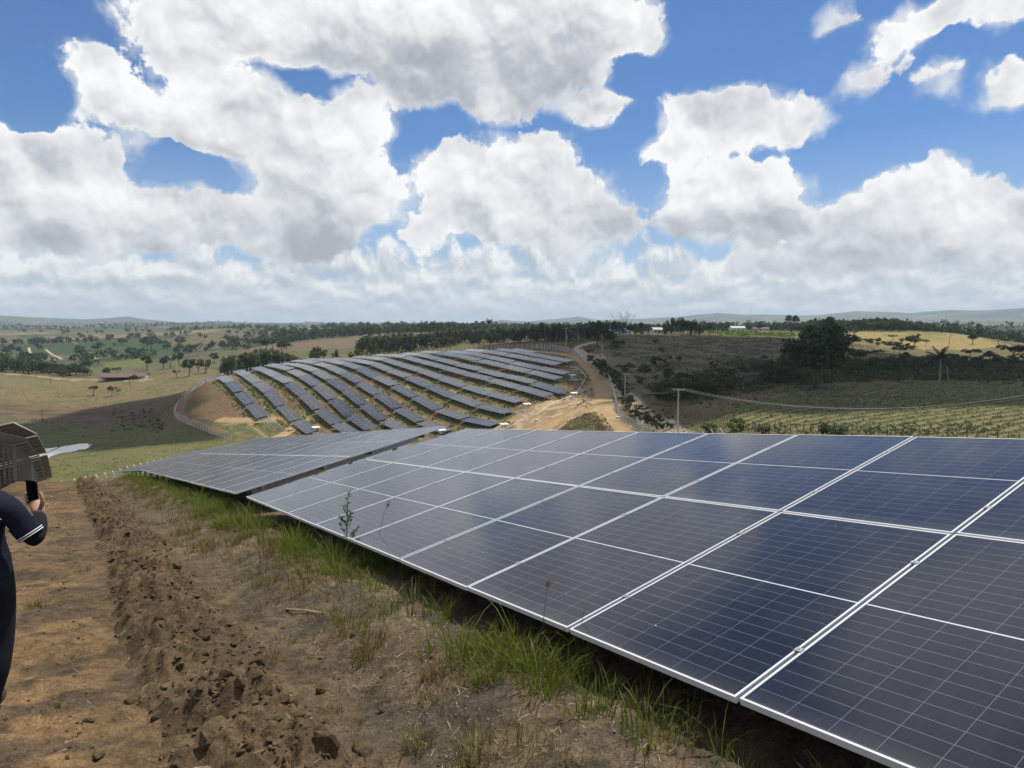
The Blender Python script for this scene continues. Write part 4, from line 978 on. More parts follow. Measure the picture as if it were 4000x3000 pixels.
# pale stick on the ground
_p = hit(1120, 2385, 1, 60); _q = hit(1265, 2400, 1, 60); MB().tube([(_p[0],_p[1],gz1(_p[0],_p[1])+.015),((_p[0]+_q[0])/2,(_p[1]+_q[1])/2,gz1((_p[0]+_q[0])/2,(_p[1]+_q[1])/2)+.03),(_q[0],_q[1],gz1(_q[0],_q[1])+.012)], [.007,.009,.005], 6).build('stick', [MT['straw']]); tag(bpy.data.objects['stick'], 'pale bleached stick lying on the soil left of the lush grass', 'stick')
# ------------------------------------------------------------------ roads laid on the ground
def ribbon(name, pts, w, mat, lift=0.05, seed=0):
    p = np.array(smooth_line(pts, 3)); d = np.gradient(p, axis=0); d /= np.linalg.norm(d, axis=1)[:,None]+1e-9; nrm = np.stack([-d[:,1], d[:,0]], 1)
    k = np.linspace(-1, 1, 9); L = np.cumsum(np.r_[0, np.linalg.norm(np.diff(p, axis=0), axis=1)])
    jl = 1 + 0.30*(fbm(L/2.1+seed, L*0+1, 3)-0.5)*2; jr = 1 + 0.30*(fbm(L/2.1+seed+50, L*0+7, 3)-0.5)*2
    ww = np.where(k[None] < 0, jl[:,None], jr[:,None])*k[None]*w
    X = p[:,0:1]+nrm[:,0:1]*ww; Y = p[:,1:2]+nrm[:,1:2]*ww
    Z = gz(X.ravel(), Y.ravel()).reshape(X.shape) + lift*(1-np.abs(k[None])**3*1.15) - 0.03*np.exp(-((np.abs(k[None])-0.42)/0.16)**2)
    n, m = X.shape; I, J = np.meshgrid(np.arange(n-1), np.arange(m-1), indexing='ij')
    f = np.stack([I*m+J, I*m+J+1, (I+1)*m+J+1, (I+1)*m+J], -1).reshape(-1,4)
    o = obj(name, fast_mesh(name, np.stack([X,Y,Z],-1).reshape(-1,3), f, [mat], True)); tag(o, kind='structure'); return o
def road_mat(name, a, b_):
    m, g, b = nmat(name); ge = g.n.new('ShaderNodeNewGeometry'); pos = ge.outputs['Position']
    n = g.noise(pos, 0.55, 6, 0.65); f = g.noise(pos, 4.0, 5, 0.65)
    c = g.mix(g.maprange(g.m('ADD', g.m('MULTIPLY', n, 0.7), g.m('MULTIPLY', f, 0.3)), 0.38, 0.62), a, b_); c = g.v('SCALE', c, scale=g.maprange(f, 0.25, 0.75, 0.8, 1.2))
    g.l.new(c, b.inputs['Base Color']); b.inputs['Roughness'].default_value = 0.97; b.inputs['Specular IOR Level'].default_value = 0.1; return m
MT['track'] = road_mat('sandy track', (0.42,0.295,0.155), (0.28,0.19,0.10)); MT['road'] = road_mat('pale dirt road', (0.43,0.345,0.23), (0.32,0.25,0.165)); MT['redtrack'] = road_mat('red track', (0.20,0.112,0.058), (0.24,0.16,0.09))
ribbon('perimeter_track', RD_TRACK, 2.5, MT['track'], .10, 1); ribbon('cross_track', RD_CROSS, 2.2, MT['track'], .08, 2)
ribbon('dirt_road', RD_OUTER, 2.3, MT['road'], .12, 3); ribbon('inner_track', RD_LEFT, 1.9, MT['redtrack'], .08, 4); ribbon('farm_path', RD_FARM, 1.6, MT['track'], .15, 5)
for q in ([(178,1365),(205,1385),(222,1393),(245,1404)],[(112,1358),(118,1382)],[(255,1323),(330,1358),(378,1404)]):
    try: ribbon('field_path', gpts(q), 1.8 if q[0][0] != 255 else 1.2, MT['road'], .3, 6)
    except Exception: pass
# ------------------------------------------------------------------ pond
def pond_mat():
    m, g, b = nmat('still pond water'); b.inputs['Base Color'].default_value = (0.30,0.30,0.28,1); b.inputs['Roughness'].default_value = 0.06; b.inputs['IOR'].default_value = 1.33
    tc = g.n.new('ShaderNodeTexCoord'); bp = g.n.new('ShaderNodeBump'); bp.inputs['Strength'].default_value = 0.05; g.l.new(g.noise(tc.outputs['Object'], 1.2, 3, 0.5), bp.inputs['Height']); g.l.new(bp.outputs[0], b.inputs['Normal']); return m
_c0 = np.mean(np.array(POND[:-1]), axis=0); _pv = [(p[0], p[1], POND_Z) for p in POND[:-1]]
pond = obj('pond', mesh('pond', [(c[0], c[1], POND_Z) for c in _pv], [tuple(range(len(_pv)))], [pond_mat()])); tag(pond, kind='structure')
# ------------------------------------------------------------------ concrete post fences
_m = MB(); _m.bar((0,0,-.4),(0,0,2.15), .21, .21, up=(0,1,0)); _m.bar((0,0,2.08),(0,.42,2.60), .19, .19, up=(1,0,0)); ME_POST = _m.me('post', [MT['concrete']])
_m = MB(); _m.bar((0,0,-.4),(0,0,2.6), .18, .18, up=(0,1,0)); _m.bar((-1.0,0,-.3),(0,0,2.0), .13, .13); _m.bar((1.0,0,-.3),(0,0,2.0), .13, .13); ME_POSTA = _m.me('braced_post', [MT['concrete']])
MT['mesh'] = simple('fence wire', (0.25,0.26,0.25), 0.6, 0.4, 0.1, 2)
def fence(name, line, label, step=2.9, brace=9, side=1):
    p = np.array(smooth_line(line, 4)); L = np.r_[0, np.cumsum(np.linalg.norm(np.diff(p, axis=0), axis=1))]
    q = np.arange(0, L[-1], step); X = np.interp(q, L, p[:,0]); Y = np.interp(q, L, p[:,1]); Z = gz(X, Y)
    e = empty(name, (X[0], Y[0], Z[0]), label=label, cat='fence', group='concrete post fences')
    kerb, wire = MB(), MB()
    for i in range(len(q)):
        j = min(i+1, len(q)-1); k = max(i-1, 0); a = math.atan2(Y[j]-Y[k], X[j]-X[k])
        br = i % brace == brace-2
        o = obj('braced_post' if br else 'post', ME_POSTA if br else ME_POST, e, (X[i]-X[0], Y[i]-Y[0], Z[i]-Z[0]), (0, 0, a + (math.pi if side < 0 else 0)))
        if i < len(q)-1:
            A = Vector((X[i]-X[0], Y[i]-Y[0], Z[i]-Z[0])); B = Vector((X[j]-X[0], Y[j]-Y[0], Z[j]-Z[0])); up = Vector((0,0,1))
            kerb.bar(A+up*.04, B+up*.04, .14, .26)
            for h in (.55, .95, 1.35, 1.75, 2.1): wire.bar(A+up*h, B+up*h, .018, .018)
    kerb.build('kerb', [MT['pole']], e); wire.build('wires', [MT['mesh']], e); return e
fence('perimeter_fence', gpts([(905,1724),(862,1706),(802,1684),(742,1661),(700,1640),(681,1618),(686,1600),(700,1578),(725,1552),(755,1521),(790,1498),(820,1484),(858,1472)]) + [tuple(st(*a)) for a in ((60,-368),(72,-376),(88,-388),(102,-396),(118,-402),(134,-396),(150,-380),(166,-358),(182,-334),(194,-318))] + gpts([(1985,1362),(2060,1361),(2117,1361),(2171,1367),(2229,1381),(2290,1414),(2325,1440)]) + [tuple(at(2355,1465,285)[:2])] + gpts([(2381,1489),(2394,1520),(2401,1557),(2408,1593),(2426,1629),(2453,1661),(2485,1680)]) + [tuple(at(2530,1702,147)[:2]), tuple(at(2600,1716,136)[:2]), tuple(at(2700,1728,126)[:2]), tuple(at(2850,1745,114)[:2])],
      'long fence of angled concrete posts around the far solar hill', side=-1)
fence('valley_fence', [tuple(at(a, 1850, Y_)[:2]) for a, Y_ in ((240,147),(305,150),(352,153),(398,156),(442,160),(486,164),(525,168),(563,172),(620,178),(700,186))], 'short fence of concrete posts in the valley behind the dirt crest', 2.75, 40)
# ------------------------------------------------------------------ wooden stake fences by the planted field
def stakes(name, line, label, step, h=1.55):
    p = np.array(smooth_line(line, 3)); L = np.r_[0, np.cumsum(np.linalg.norm(np.diff(p, axis=0), axis=1))]; q = np.arange(0, L[-1], step)
    X = np.interp(q, L, p[:,0]); Y = np.interp(q, L, p[:,1]); Z = gz(X, Y); e = empty(name, (X[0],Y[0],Z[0]), label=label, cat='fence', group='wooden stake fences'); w = MB(); tops = []
    for i in range(len(q)):
        r = rs.uniform(.05,.08); hh = h*rs.uniform(.85,1.12); lx, ly = rs.normal(0,.07,2); a = Vector((X[i]-X[0],Y[i]-Y[0],Z[i]-Z[0]))
        MB().tube([a+Vector((0,0,-.3)), a+Vector((lx*.5,ly*.5,hh*.5)), a+Vector((lx,ly,hh))], [r,r*.95,r*.8], 6).build('stake', [MT['timber']], e); tops.append((a, hh))
    for (a, ha), (b, hb) in zip(tops[:-1], tops[1:]):
        for f in (.45,.85): w.bar(a+Vector((0,0,ha*f)), b+Vector((0,0,hb*f)), .012, .012)
    w.build('wires', [MT['mesh']], e)
stakes('stake_fence', gpts([(2925,1682),(3000,1684),(3100,1688),(3200,1692),(3320,1697),(3450,1702)]) + [tuple(at(3600,1712,104)[:2]), tuple(at(3800,1722,100)[:2]), tuple(at(4050,1735,96)[:2])], 'row of dark wooden stakes along the near edge of the planted field', 1.25)
stakes('stake_fence', gpts([(2595,1610),(2640,1620),(2700,1632),(2760,1645),(2830,1660),(2905,1678)]), 'row of dark wooden stakes climbing beside the dirt road to the planted field', 1.5)
# ------------------------------------------------------------------ power line
WIRE_PTS = []
def utility_pole(base, h, label, arm=1.1, ang=0.3, name='utility_pole'):
    e = empty(name, base, label=label, cat='utility pole', group='poles of the power line')
    m = MB(); m.tube([(0,0,-.5),(0,0,h*.5),(0,0,h)], [.19,.165,.13], 8); m.build('pole', [MT['pole']], e)
    d = Vector((math.cos(ang), math.sin(ang), 0)); a, b = d*-arm + Vector((0,0,h-.15)), d*arm + Vector((0,0,h-.15)); MB().bar(a, b, .12, .14).build('crossarm', [MT['pole']], e)
    tips = []
    for f in (-.95, 0, .95):
        c = d*arm*f + Vector((0,0,h-.05)); MB().tube([c, c+Vector((0,0,.10)), c+Vector((0,0,.22))], [.05,.07,.03], 6).build('insulator', [MT['white']], e); tips.append(Vector(base)+c+Vector((0,0,.2)))
    WIRE_PTS.append(tips); return e
def on(px, py, Y):
    p = at(px, py, Y); return (p[0], p[1], gz1(p[0], p[1]))
def top_h(px, ytop, Y):
    p = at(px, ytop, Y); return p[2] - gz1(p[0], p[1])
utility_pole(on(4420,1700,118), 9.6, 'utility pole beyond the right side of the field', ang=.9)
utility_pole(on(2647,1690,140), top_h(2652,1520,140), 'tall concrete utility pole nearest the fence and the foreground panels', ang=-.15)
utility_pole(on(2441,1560,219), top_h(2440,1460,219), 'concrete utility pole beside the dirt road, second nearest', ang=.1)
utility_pole(on(2351,1430,300), top_h(2350,1349,300), 'concrete utility pole rising above the bushes at the road bend, third nearest', ang=.1)
utility_pole(on(2211,1345,372), top_h(2212,1281,372), 'concrete utility pole in front of the dark tree belt, farthest of the line', ang=.1)
utility_pole(on(2383,1300,455), top_h(2383,1250,455), 'thin utility pole among the trees on the hilltop', ang=.1)
for px, yt, Y in ((2743,1245,640),(2800,1242,620),(2889,1257,700)): utility_pole(on(px,1290,Y), max(7, top_h(px,yt,Y)), {2743:'small distant pole left of the lone tree on the skyline',2800:'tall distant pole left of the lone tree on the skyline',2889:'distant pole right of the lone tree, beside the small white house'}[px], .9)
def span(A, B, sag, label):
    m = MB()
    for a, b in zip(A, B): m.tube([a.lerp(b, f) - Vector((0,0,4*sag*f*(1-f))) for f in np.linspace(0,1,15)], .02, 4, cap=False)
    tag(m.build('power_cable_span', [MT['wire']]), label, 'cables', 'cable spans of the power line')
SPL = ['cables hanging in a long bow over the planted field','cables sagging from the nearest pole back to the second pole','cables from the second pole up to the pole at the road bend','cables between the road bend pole and the pole by the tree belt','cables running into the trees on the hilltop']
for i in range(5): span(WIRE_PTS[i], WIRE_PTS[i+1], (5.2,3.2,2.2,1.6,1.4)[i], SPL[i])
# slim posts in the left fields
for px, py, h, lb in ((165,1645,5.2,'slim dark post standing in the left field near the pond'),(507,1513,5.0,'slim post on the left slope below the farmhouse'),(199,1498,3.2,'short post at the field edge below the dark wood')):
    p = hit(px, py); e = empty('field_pole', tuple(p), label=lb, cat='post', group='posts in the left fields'); MB().tube([(0,0,-.3),(0,0,h)], [.14,.10], 6).build('shaft', [MT['timber']], e); MB().bar((-.5,0,h-.3),(.5,0,h-.3), .08, .10).build('crossarm', [MT['timber']], e)
# ------------------------------------------------------------------ inverter stands, lids, pipe, stones, machine
def inverter(px, py, label, a=0.5):
    p = hit(px, py); e = empty('inverter_stand', (p[0],p[1],gz1(p[0],p[1])), (0,0,a), label, 'inverter', 'inverter stands at the ends of the rows')
    MB().box((0.15,-0.2,-.02),(3.2,2.4,.24)).build('pad', [MT['concrete']], e)
    for x in (-.95,.95):
        for y in (-.45,.45): MB().bar((x,y,0),(x,y,2.0+.12*y), .09).build('leg', [MT['steel']], e)
    m = MB(); m.bar((-1.35,0,2.03),(1.35,0,2.03), 1.7, .05, up=(0,-.14,1)); m.build('roof', [MT['white']], e)
    MB().bar((-1.1,.35,1.15),(1.1,.35,1.15), .07).build('crossbar', [MT['steel']], e)
    b = MB().box((-.35,.16,1.15),(.70,.32,.95)).build('inverter_box', [MT['white']], e); MB().box((-.35,-.01,1.35),(.30,.03,.22)).build('display', [MT['grey']], b)
    b = MB().box((.45,.18,1.10),(.55,.26,.70)).build('switch_box', [MT['grey']], e)
inverter(2238,1484,'inverter stand with white roof at the upper right end of the rows, in shade',.55)
inverter(2243,1556,'inverter stand with white roof where the long white pipe turns',.55)
inverter(2059,1600,'inverter stand with white roof behind the pile of white stones',.55)
inverter(1970,1680,'inverter stand with white roof just above the big table\'s upper edge',.55)
inverter(1727,1702,'inverter stand glimpsed between the two near tables',.55)
inverter(1234,1690,'inverter stand at the foot of the second row, above the left table',.55)
_lid = MB(); _lid.tube([(0,0,-.3),(0,0,.22)], [.62,.62], 16); _lid.tube([(0,0,.225),(0,0,.30)], [.70,.68], 16); ME_LID = _lid.me('concrete_lid', [MT['plaster']])
for px, py, lb in ((2281,1546,'round white concrete lid on the sand right of the inverter by the pipe'),(2227,1582,'round white lid on the sandy slope between two inverters'),(2098,1642,'round white lid beside the lower sandy track'),(2390,1574,'round white lid between the track and the fence'),(2415,1632,'round white lid at the fence, nearest to the big table'),(2252,1444,'small white lid near the bend of the white pipe'),(2182,1688,'pale lid at the edge of the dry grass island')):
    p = hit(px, py); o = obj('manhole_lid', ME_LID, loc=(p[0],p[1],gz1(p[0],p[1]))); tag(o, lb, 'manhole lid', 'round concrete lids')
def pipe(line, r, label):
    pts = []
    for q in smooth_line(line, 3): pts.append((q[0], q[1], gz1(q[0], q[1]) + r*.9))
    tag(MB().tube(pts, r, 8).build('white_pipe', [MT['white']], smooth=True), label, 'pipe')
pipe(gpts([(2200,1430),(2260,1440),(2275,1455),(2288,1472),(2270,1505),(2256,1527),(2231,1546),(2189,1564),(2131,1592),(2097,1618),(2060,1633),(1983,1672)]), .10, 'long bent white pipe lying along the ends of the rows')
pipe(gpts([(1998,1609),(2030,1621),(2058,1632)]), .09, 'short white pipe joining the long one below the stone pile')
def pile():
    p = hit(2039, 1612); e = empty('stone_pile', (p[0],p[1],gz1(p[0],p[1])), label='low heap of white stones beside the inverter stand', cat='stone pile')
    r = np.random.RandomState(5)
    for i in range(70):
        a = r.rand()*6.28; q = math.sqrt(r.rand()); x, y = math.cos(a)*q*2.7, math.sin(a)*q*1.3; z = .75*(1-q*q); s = r.uniform(.16,.30)
        o = obj('stone', STONE[i % 4], e, (x, y, z), (r.rand()*3, r.rand()*3, r.rand()*3)); o.scale = (s,s,s)
MT['whitestone'] = simple('white stone', (0.60,0.58,0.54), 0.9, 0, 0.25, 3); STONE = [fast_mesh('stone', *clod_shape(2, 300+i), [MT['whitestone']]) for i in range(4)]
pile()
def machine():
    p = hit(1512, 1672); z = gz1(p[0], p[1]); e = empty('drilling_machine', (p[0],p[1],z), (0,0,-.5), 'small yellow and black tracked machine between the rows, above the left table', 'machine')
    for y in (-.75,.75): MB().box((0,y,.32),(2.3,.4,.5)).build('track', [MT['black']], e)
    MB().box((.2,0,.95),(2.0,1.2,.75)).build('engine_hood', [MT['black']], e); MB().box((.2,0,1.36),(2.05,1.25,.07)).build('hood_top', [MT['grey']], e)
    m = MB(); m.bar((-1.3,-.2,.2),(-1.3,-.2,2.6),.26,.26); m.bar((-1.3,.2,.2),(-1.3,.2,2.2),.16,.16); m.build('mast', [MT['yellow']], e); MB().bar((-1.3,0,.9),(-.7,0,.9),.3,.3).build('bracket', [MT['yellow']], e)
machine()
# ------------------------------------------------------------------ buildings
def house(px, py, L, W_, H, label, rot, roofm='tile', lean=True, wall='plaster', name='farmhouse', Y=None, nwin=3):
    p = hit(px, py) if Y is None else np.array(on(px, py, Y)); e = empty(name, (p[0],p[1],gz1(p[0],p[1])-.2), (0,0,rot), label, 'building')
    rh = W_*.22
    w = MB(); w.add([(-L/2,-W_/2,0),(L/2,-W_/2,0),(L/2,W_/2,0),(-L/2,W_/2,0),(-L/2,-W_/2,H),(L/2,-W_/2,H),(L/2,W_/2,H),(-L/2,W_/2,H),(-L/2,0,H+rh),(L/2,0,H+rh)], [(0,1,5,4),(2,3,7,6),(1,2,6,9,5),(3,0,4,8,7)]); w.build('wall', [MT[wall]], e)
    r = MB(); t = .14; ov = .6
    for sgn in (-1,1): r.bar((-L/2-ov, sgn*(W_/4+ov*.5), H+rh/2-.05+t), (L/2+ov, sgn*(W_/4+ov*.5), H+rh/2-.05+t), W_/2+ov+.3, t, up=(0, sgn*rh/(W_/2), 1))
    r.build('roof', [MT[roofm]], e)
    for i in range(nwin):
        x = -L/2 + L*(i+.5)/nwin; dr = i == nwin//2
        MB().box((x,-W_/2-.02,1.1 if dr else 1.5),(1.1,.08,2.1 if dr else 1.0)).build('door' if dr else 'window', [MT['dark']], e)
    return e
def farm():
    e = house(486, 1482, 30, 9, 2.7, 'long low farmhouse with brown tiled roof and white end walls in the left valley', .12, nwin=5)
    for i in range(7):
        x = -11+3.6*i; MB().bar((x,-6.6,0),(x,-6.6,2.2),.22).build('porch_post', [MT['timber']], e)
    MB().bar((-12.5,-5.6,2.55),(12.5,-5.6,2.55),3.4,.12,up=(0,-.24,1)).build('porch_roof', [MT['tile']], e); MB().box((0,-4.62,1.2),(22,.1,2.3)).build('porch_shade_sheet', [MT['dark']], e)  # near-black sheet before the white wall stands in for the porch's shade
farm()
house(2878,1292,12,7,3.0,'small white house with dark roof on the skyline right of the lone tree',.1,'grey',wall='plaster',name='white_house',Y=600)
house(2957,1291,24,8,2.6,'long low shed with orange roof on the skyline beyond the green crop',-.05,'tile',name='long_shed',Y=760,nwin=4)
house(2568,1297,8,6,2.8,'white building half hidden by the trees on the hilltop',.2,'grey',name='white_house',Y=500)
house(2416,1290,14,7,3.0,'blue roofed hut among the hilltop trees',.1,'blue' if 'blue' in MT else 'grey',name='hut',Y=480)
house(1490,1274,60,14,4,'far white shed on the distant ridge left of the palm',.05,'white',name='distant_shed',Y=1900,nwin=2)
house(1640,1275,40,14,4,'smaller far white shed on the distant ridge, just left of the palm',.05,'white',name='distant_shed',Y=2000,nwin=2)
# ------------------------------------------------------------------ trees and shrubs
MT['leaf_dark'] = leafmat('dark leaves', (0.030,0.048,0.017), (0.060,0.080,0.025), 0.22, 0.6, 0.45, 0.5)
MT['leaf_mid'] = leafmat('green leaves', (0.042,0.066,0.020), (0.072,0.092,0.028), 0.28, 0.6, 0.40, 0.4)
MT['leaf_light'] = leafmat('light leaves', (0.075,0.105,0.024), (0.115,0.130,0.036), 0.34, 0.6, 0.40, 0.4)
MT['leaf_euc'] = leafmat('eucalyptus leaves', (0.036,0.058,0.020), (0.074,0.098,0.030), 0.26, 0.55, 0.45, 0.3)
MT['leaf_dry'] = leafmat('dull scrub leaves', (0.050,0.050,0.026), (0.080,0.072,0.040), 0.25, 0.7, 0.40, 0.4)
MT['palmleaf'] = leafmat('palm fronds', (0.026,0.036,0.018), (0.050,0.056,0.028), 0.15, 0.5, 0.35, 0.6)
def cards(C_, size, r, up=0.25):
    n = len(C_); nn = r.normal(size=(n,3)); nn[:,2] += up; nn /= np.linalg.norm(nn, axis=1)[:,None]
    a = np.cross(nn, r.normal(size=(n,3))); a /= np.linalg.norm(a, axis=1)[:,None]; b = np.cross(nn, a)
    s = size*r.uniform(.55,1.3,(n,1)); q = r.uniform(.5,.9,(n,1))
    V = np.stack([C_-a*s, C_-b*s*q, C_+a*s, C_+b*s*q], 1).reshape(-1,3); F = np.arange(n*4).reshape(-1,4); return V, F
def crown_pts(kind, r, n):
    if kind == 'euc':       # slender, several rising plumes
        k = r.randint(7,11); pts = []
        for i in range(k):
            z0 = r.uniform(.12,.75); h = r.uniform(.25,.42) if i else .38; z0 = .68 if not i else z0; a = r.rand()*6.28; d = r.uniform(.03,.17)*(1.15-z0)/.6; m = n//k
            f = r.rand(m); rad = (.105*np.sin(np.pi*np.clip(f*.92+.06,0,1))**.7)*r.uniform(.8,1.2); th = r.rand(m)*6.28; rr = rad*np.sqrt(r.rand(m))
            pts.append(np.stack([math.cos(a)*d+np.cos(th)*rr, math.sin(a)*d+np.sin(th)*rr, z0+(f-.25)*h], 1))
        return np.vstack(pts)
    spec = {'broad': (14,.30,.26,.62,.15), 'round': (16,.34,.30,.62,.15), 'umb': (12,.40,.13,.78,.14), 'open': (8,.34,.24,.66,.12), 'bush': (9,.50,.30,.48,.22), 'dense': (16,.36,.40,.48,.17), 'big': (44,.37,.36,.60,.15)}[kind]
    k, rx, rz, cz, rc = spec; pts = []
    for i in range(k):
        v = r.normal(size=3); v /= np.linalg.norm(v); v *= r.uniform(.45,1.0)**.6; 
        if kind != 'bush' and v[2] < -.5: v[2] *= .5
        c = np.array([v[0]*rx, v[1]*rx, cz+v[2]*rz]); m = n//k; w = r.normal(size=(m,3)); w /= np.linalg.norm(w, axis=1)[:,None]; w *= (r.rand(m,1)**.45)*rc*r.uniform(.7,1.25)
        w[:,2] *= .75; pts.append(c+w)
    p = np.vstack(pts); p[:,2] = np.maximum(p[:,2], .03); return p
def trunk_me(kind, r, mat):
    m = MB(); lean = r.normal(0,.02,2)
    if kind == 'bush':
        for i in range(4): a = r.rand()*6.28; m.tube([(0,0,-.05),(math.cos(a)*.12,math.sin(a)*.12,.25),(math.cos(a)*.3,math.sin(a)*.3,.5)], [.02,.015,.006], 5)
    else:
        top = {'dense':.7,'euc':.97,'broad':.62,'round':.6,'umb':.78,'open':.62,'big':.6}[kind]; r0 = {'euc':.016,'umb':.022,'big':.032}.get(kind,.026)
        ax = [(lean[0]*f*4*(f), lean[1]*f*4*f, top*f-.03*(f==0)) for f in (0,.25,.5,.75,1)]; m.tube(ax, [r0*1.25,r0,r0*.85,r0*.6,r0*.25], 7)
        for i in range(7):
            f = r.uniform(.4,.9); b = np.array(ax[0])*(1-f)+np.array(ax[4])*f; a = r.rand()*6.28; l = {'euc':.12,'umb':.36}.get(kind,.28)*r.uniform(.6,1.1)
            e = b+np.array([math.cos(a)*l, math.sin(a)*l, l*(.9 if kind != 'umb' else .35)]); m.tube([b,(b+e)/2+np.array([0,0,-.02]),e], [r0*.5,r0*.35,r0*.12], 5)
    return m.me('trunk', [mat], True)
PROTO = {}
def proto(kind, leaf, n, size, var, bark='bark'):
    L = []
    for i in range(var):
        r = np.random.RandomState(sum(map(ord, kind+leaf))*7 + i); V, F = cards(crown_pts(kind, r, n), size, r); L.append((fast_mesh('crown', V, F, [MT[leaf]]), trunk_me(kind, r, MT[bark])))
    PROTO[(kind, leaf)] = L
for k_, l_, n_, s_, v_, b_ in (('euc','leaf_euc',900,.030,6,'palebark'),('euc','leaf_mid',800,.032,4,'palebark'),('euc','leaf_light',800,.034,4,'palebark'),('broad','leaf_dark',900,.040,4,'bark'),('broad','leaf_mid',900,.040,4,'bark'),('broad','leaf_light',800,.042,3,'bark'),
    ('round','leaf_dark',1100,.038,3,'bark'),('umb','leaf_dark',600,.042,3,'bark'),('umb','leaf_mid',600,.042,2,'bark'),('open','leaf_mid',420,.042,3,'palebark'),('open','leaf_dark',460,.044,2,'bark'),('open','leaf_dry',360,.040,2,'palebark'),
    ('bush','leaf_dark',420,.075,3,'bark'),('bush','leaf_mid',420,.075,3,'bark'),('bush','leaf_dry',380,.075,4,'bark'),('bush','leaf_light',380,.075,3,'bark'),('dense','leaf_dark',1000,.044,4,'bark'),('dense','leaf_mid',1000,.044,4,'bark'),('dense','leaf_light',900,.044,3,'bark'),('big','leaf_dark',9000,.026,1,'bark')): proto(k_, l_, n_, s_, v_, b_)
TR = random.Random(21); NTREE = 0
def tree(x, y, H, kind, leaf, label, group=None, wide=1.0, sink=0.0):
    global NTREE
    if (kind, leaf) not in PROTO: leaf = [k[1] for k in PROTO if k[0] == kind][0]
    cr, tk = PROTO[(kind, leaf)][TR.randrange(len(PROTO[(kind, leaf)]))]
    nm = {'euc':'eucalyptus_tree','bush':'shrub','umb':'flat_topped_tree'}.get(kind, 'broadleaf_tree')
    e = empty(nm, (x, y, gz1(x, y)-sink), (0, 0, TR.random()*6.28), label, 'shrub' if kind == 'bush' else 'tree', group)
    a = obj('crown', cr, e); b = obj('trunk' if kind != 'bush' else 'stems', tk, e); w = H*wide*TR.uniform(.9,1.1)
    a.scale = b.scale = (w, w, H); NTREE += 1; return e
def ptree(px, py, H, kind, leaf, label, group=None, wide=1.0, Y=None):
    if Y is None: p = hit(px, py)
    else: p = at(px, py, Y)
    return tree(p[0], p[1], H, kind, leaf, label, group, wide)
# --- dark eucalyptus belt behind the solar hill
G_ = 'dark eucalyptus belt behind the far solar hill'; LB = 'dark slender eucalyptus in the dense belt behind the far solar hill'
for i in range(125):
    px = 1400 + 960*(i+TR.random())/125; Y = 452 + TR.uniform(-14, 34) - (px-1400)/960*18; yt = np.interp(px, [1400,1500,1600,1750,1900,2050,2150,2250,2330], [1318,1305,1297,1285,1283,1272,1262,1258,1250]) + TR.uniform(-6,16)
    p = at(px, 1345, Y); H = max(6, at(px, yt, Y)[2] - gz1(p[0], p[1])); tree(p[0], p[1], H, 'euc', 'leaf_euc', LB, G_, 1.45 if H < 12 else 1.25)
for i in range(46):
    px = 2340 + 400*(i+TR.random())/46; Y = 470 + TR.uniform(-14,30); yt = np.interp(px, [2340,2400,2480,2560,2620,2680,2740], [1250,1250,1262,1255,1245,1240,1262]) + TR.uniform(-6,14)
    if 2545 < px < 2590: continue
    p = at(px, 1300, Y); H = max(5, at(px, yt, Y)[2] - gz1(p[0], p[1])); tree(p[0], p[1], H, TR.choice(['euc','euc','broad']), 'leaf_dark', 'dark tree in the clump on the hilltop left of the green crop', 'hilltop trees', 1.15)
# --- trees standing singly behind the hill crest
for px, py, yt, Y, kd, lf, lb in ((1240,1400,1348,425,'round','leaf_dark','broad dark tree behind the crest, left of the brown mound'),(1225,1402,1372,420,'broad','leaf_mid','lower green tree in front of the broad dark one behind the crest'),(1313,1395,1362,430,'euc','leaf_mid','small pointed tree right of the broad dark one'),
    (1370,1390,1372,430,'broad','leaf_mid','pale bushy tree behind the middle of the crest'),(1398,1390,1360,432,'broad','leaf_light','light green tree behind the middle of the crest'),(1448,1386,1336,436,'euc','leaf_euc','tall dark eucalyptus pair behind the crest, left one'),(1472,1386,1340,436,'euc','leaf_euc','tall dark eucalyptus pair behind the crest, right one'),
    (1518,1382,1328,438,'euc','leaf_euc','tallest lone eucalyptus left of the dense belt'),(1575,1380,1345,440,'broad','leaf_mid','rounded tree at the left end of the dense belt'),(1590,1360,1300,445,'broad','leaf_light','bright green rounded tree in front of the belt'),(1760,1350,1290,448,'broad','leaf_light','wide light green tree in front of the dark belt')):
    p = at(px, py, Y); H = max(4, at(px, yt, Y)[2] - gz1(p[0], p[1])); tree(p[0], p[1], H, kd, lf, lb, None, 1.3 if kd == 'euc' else 1.0)
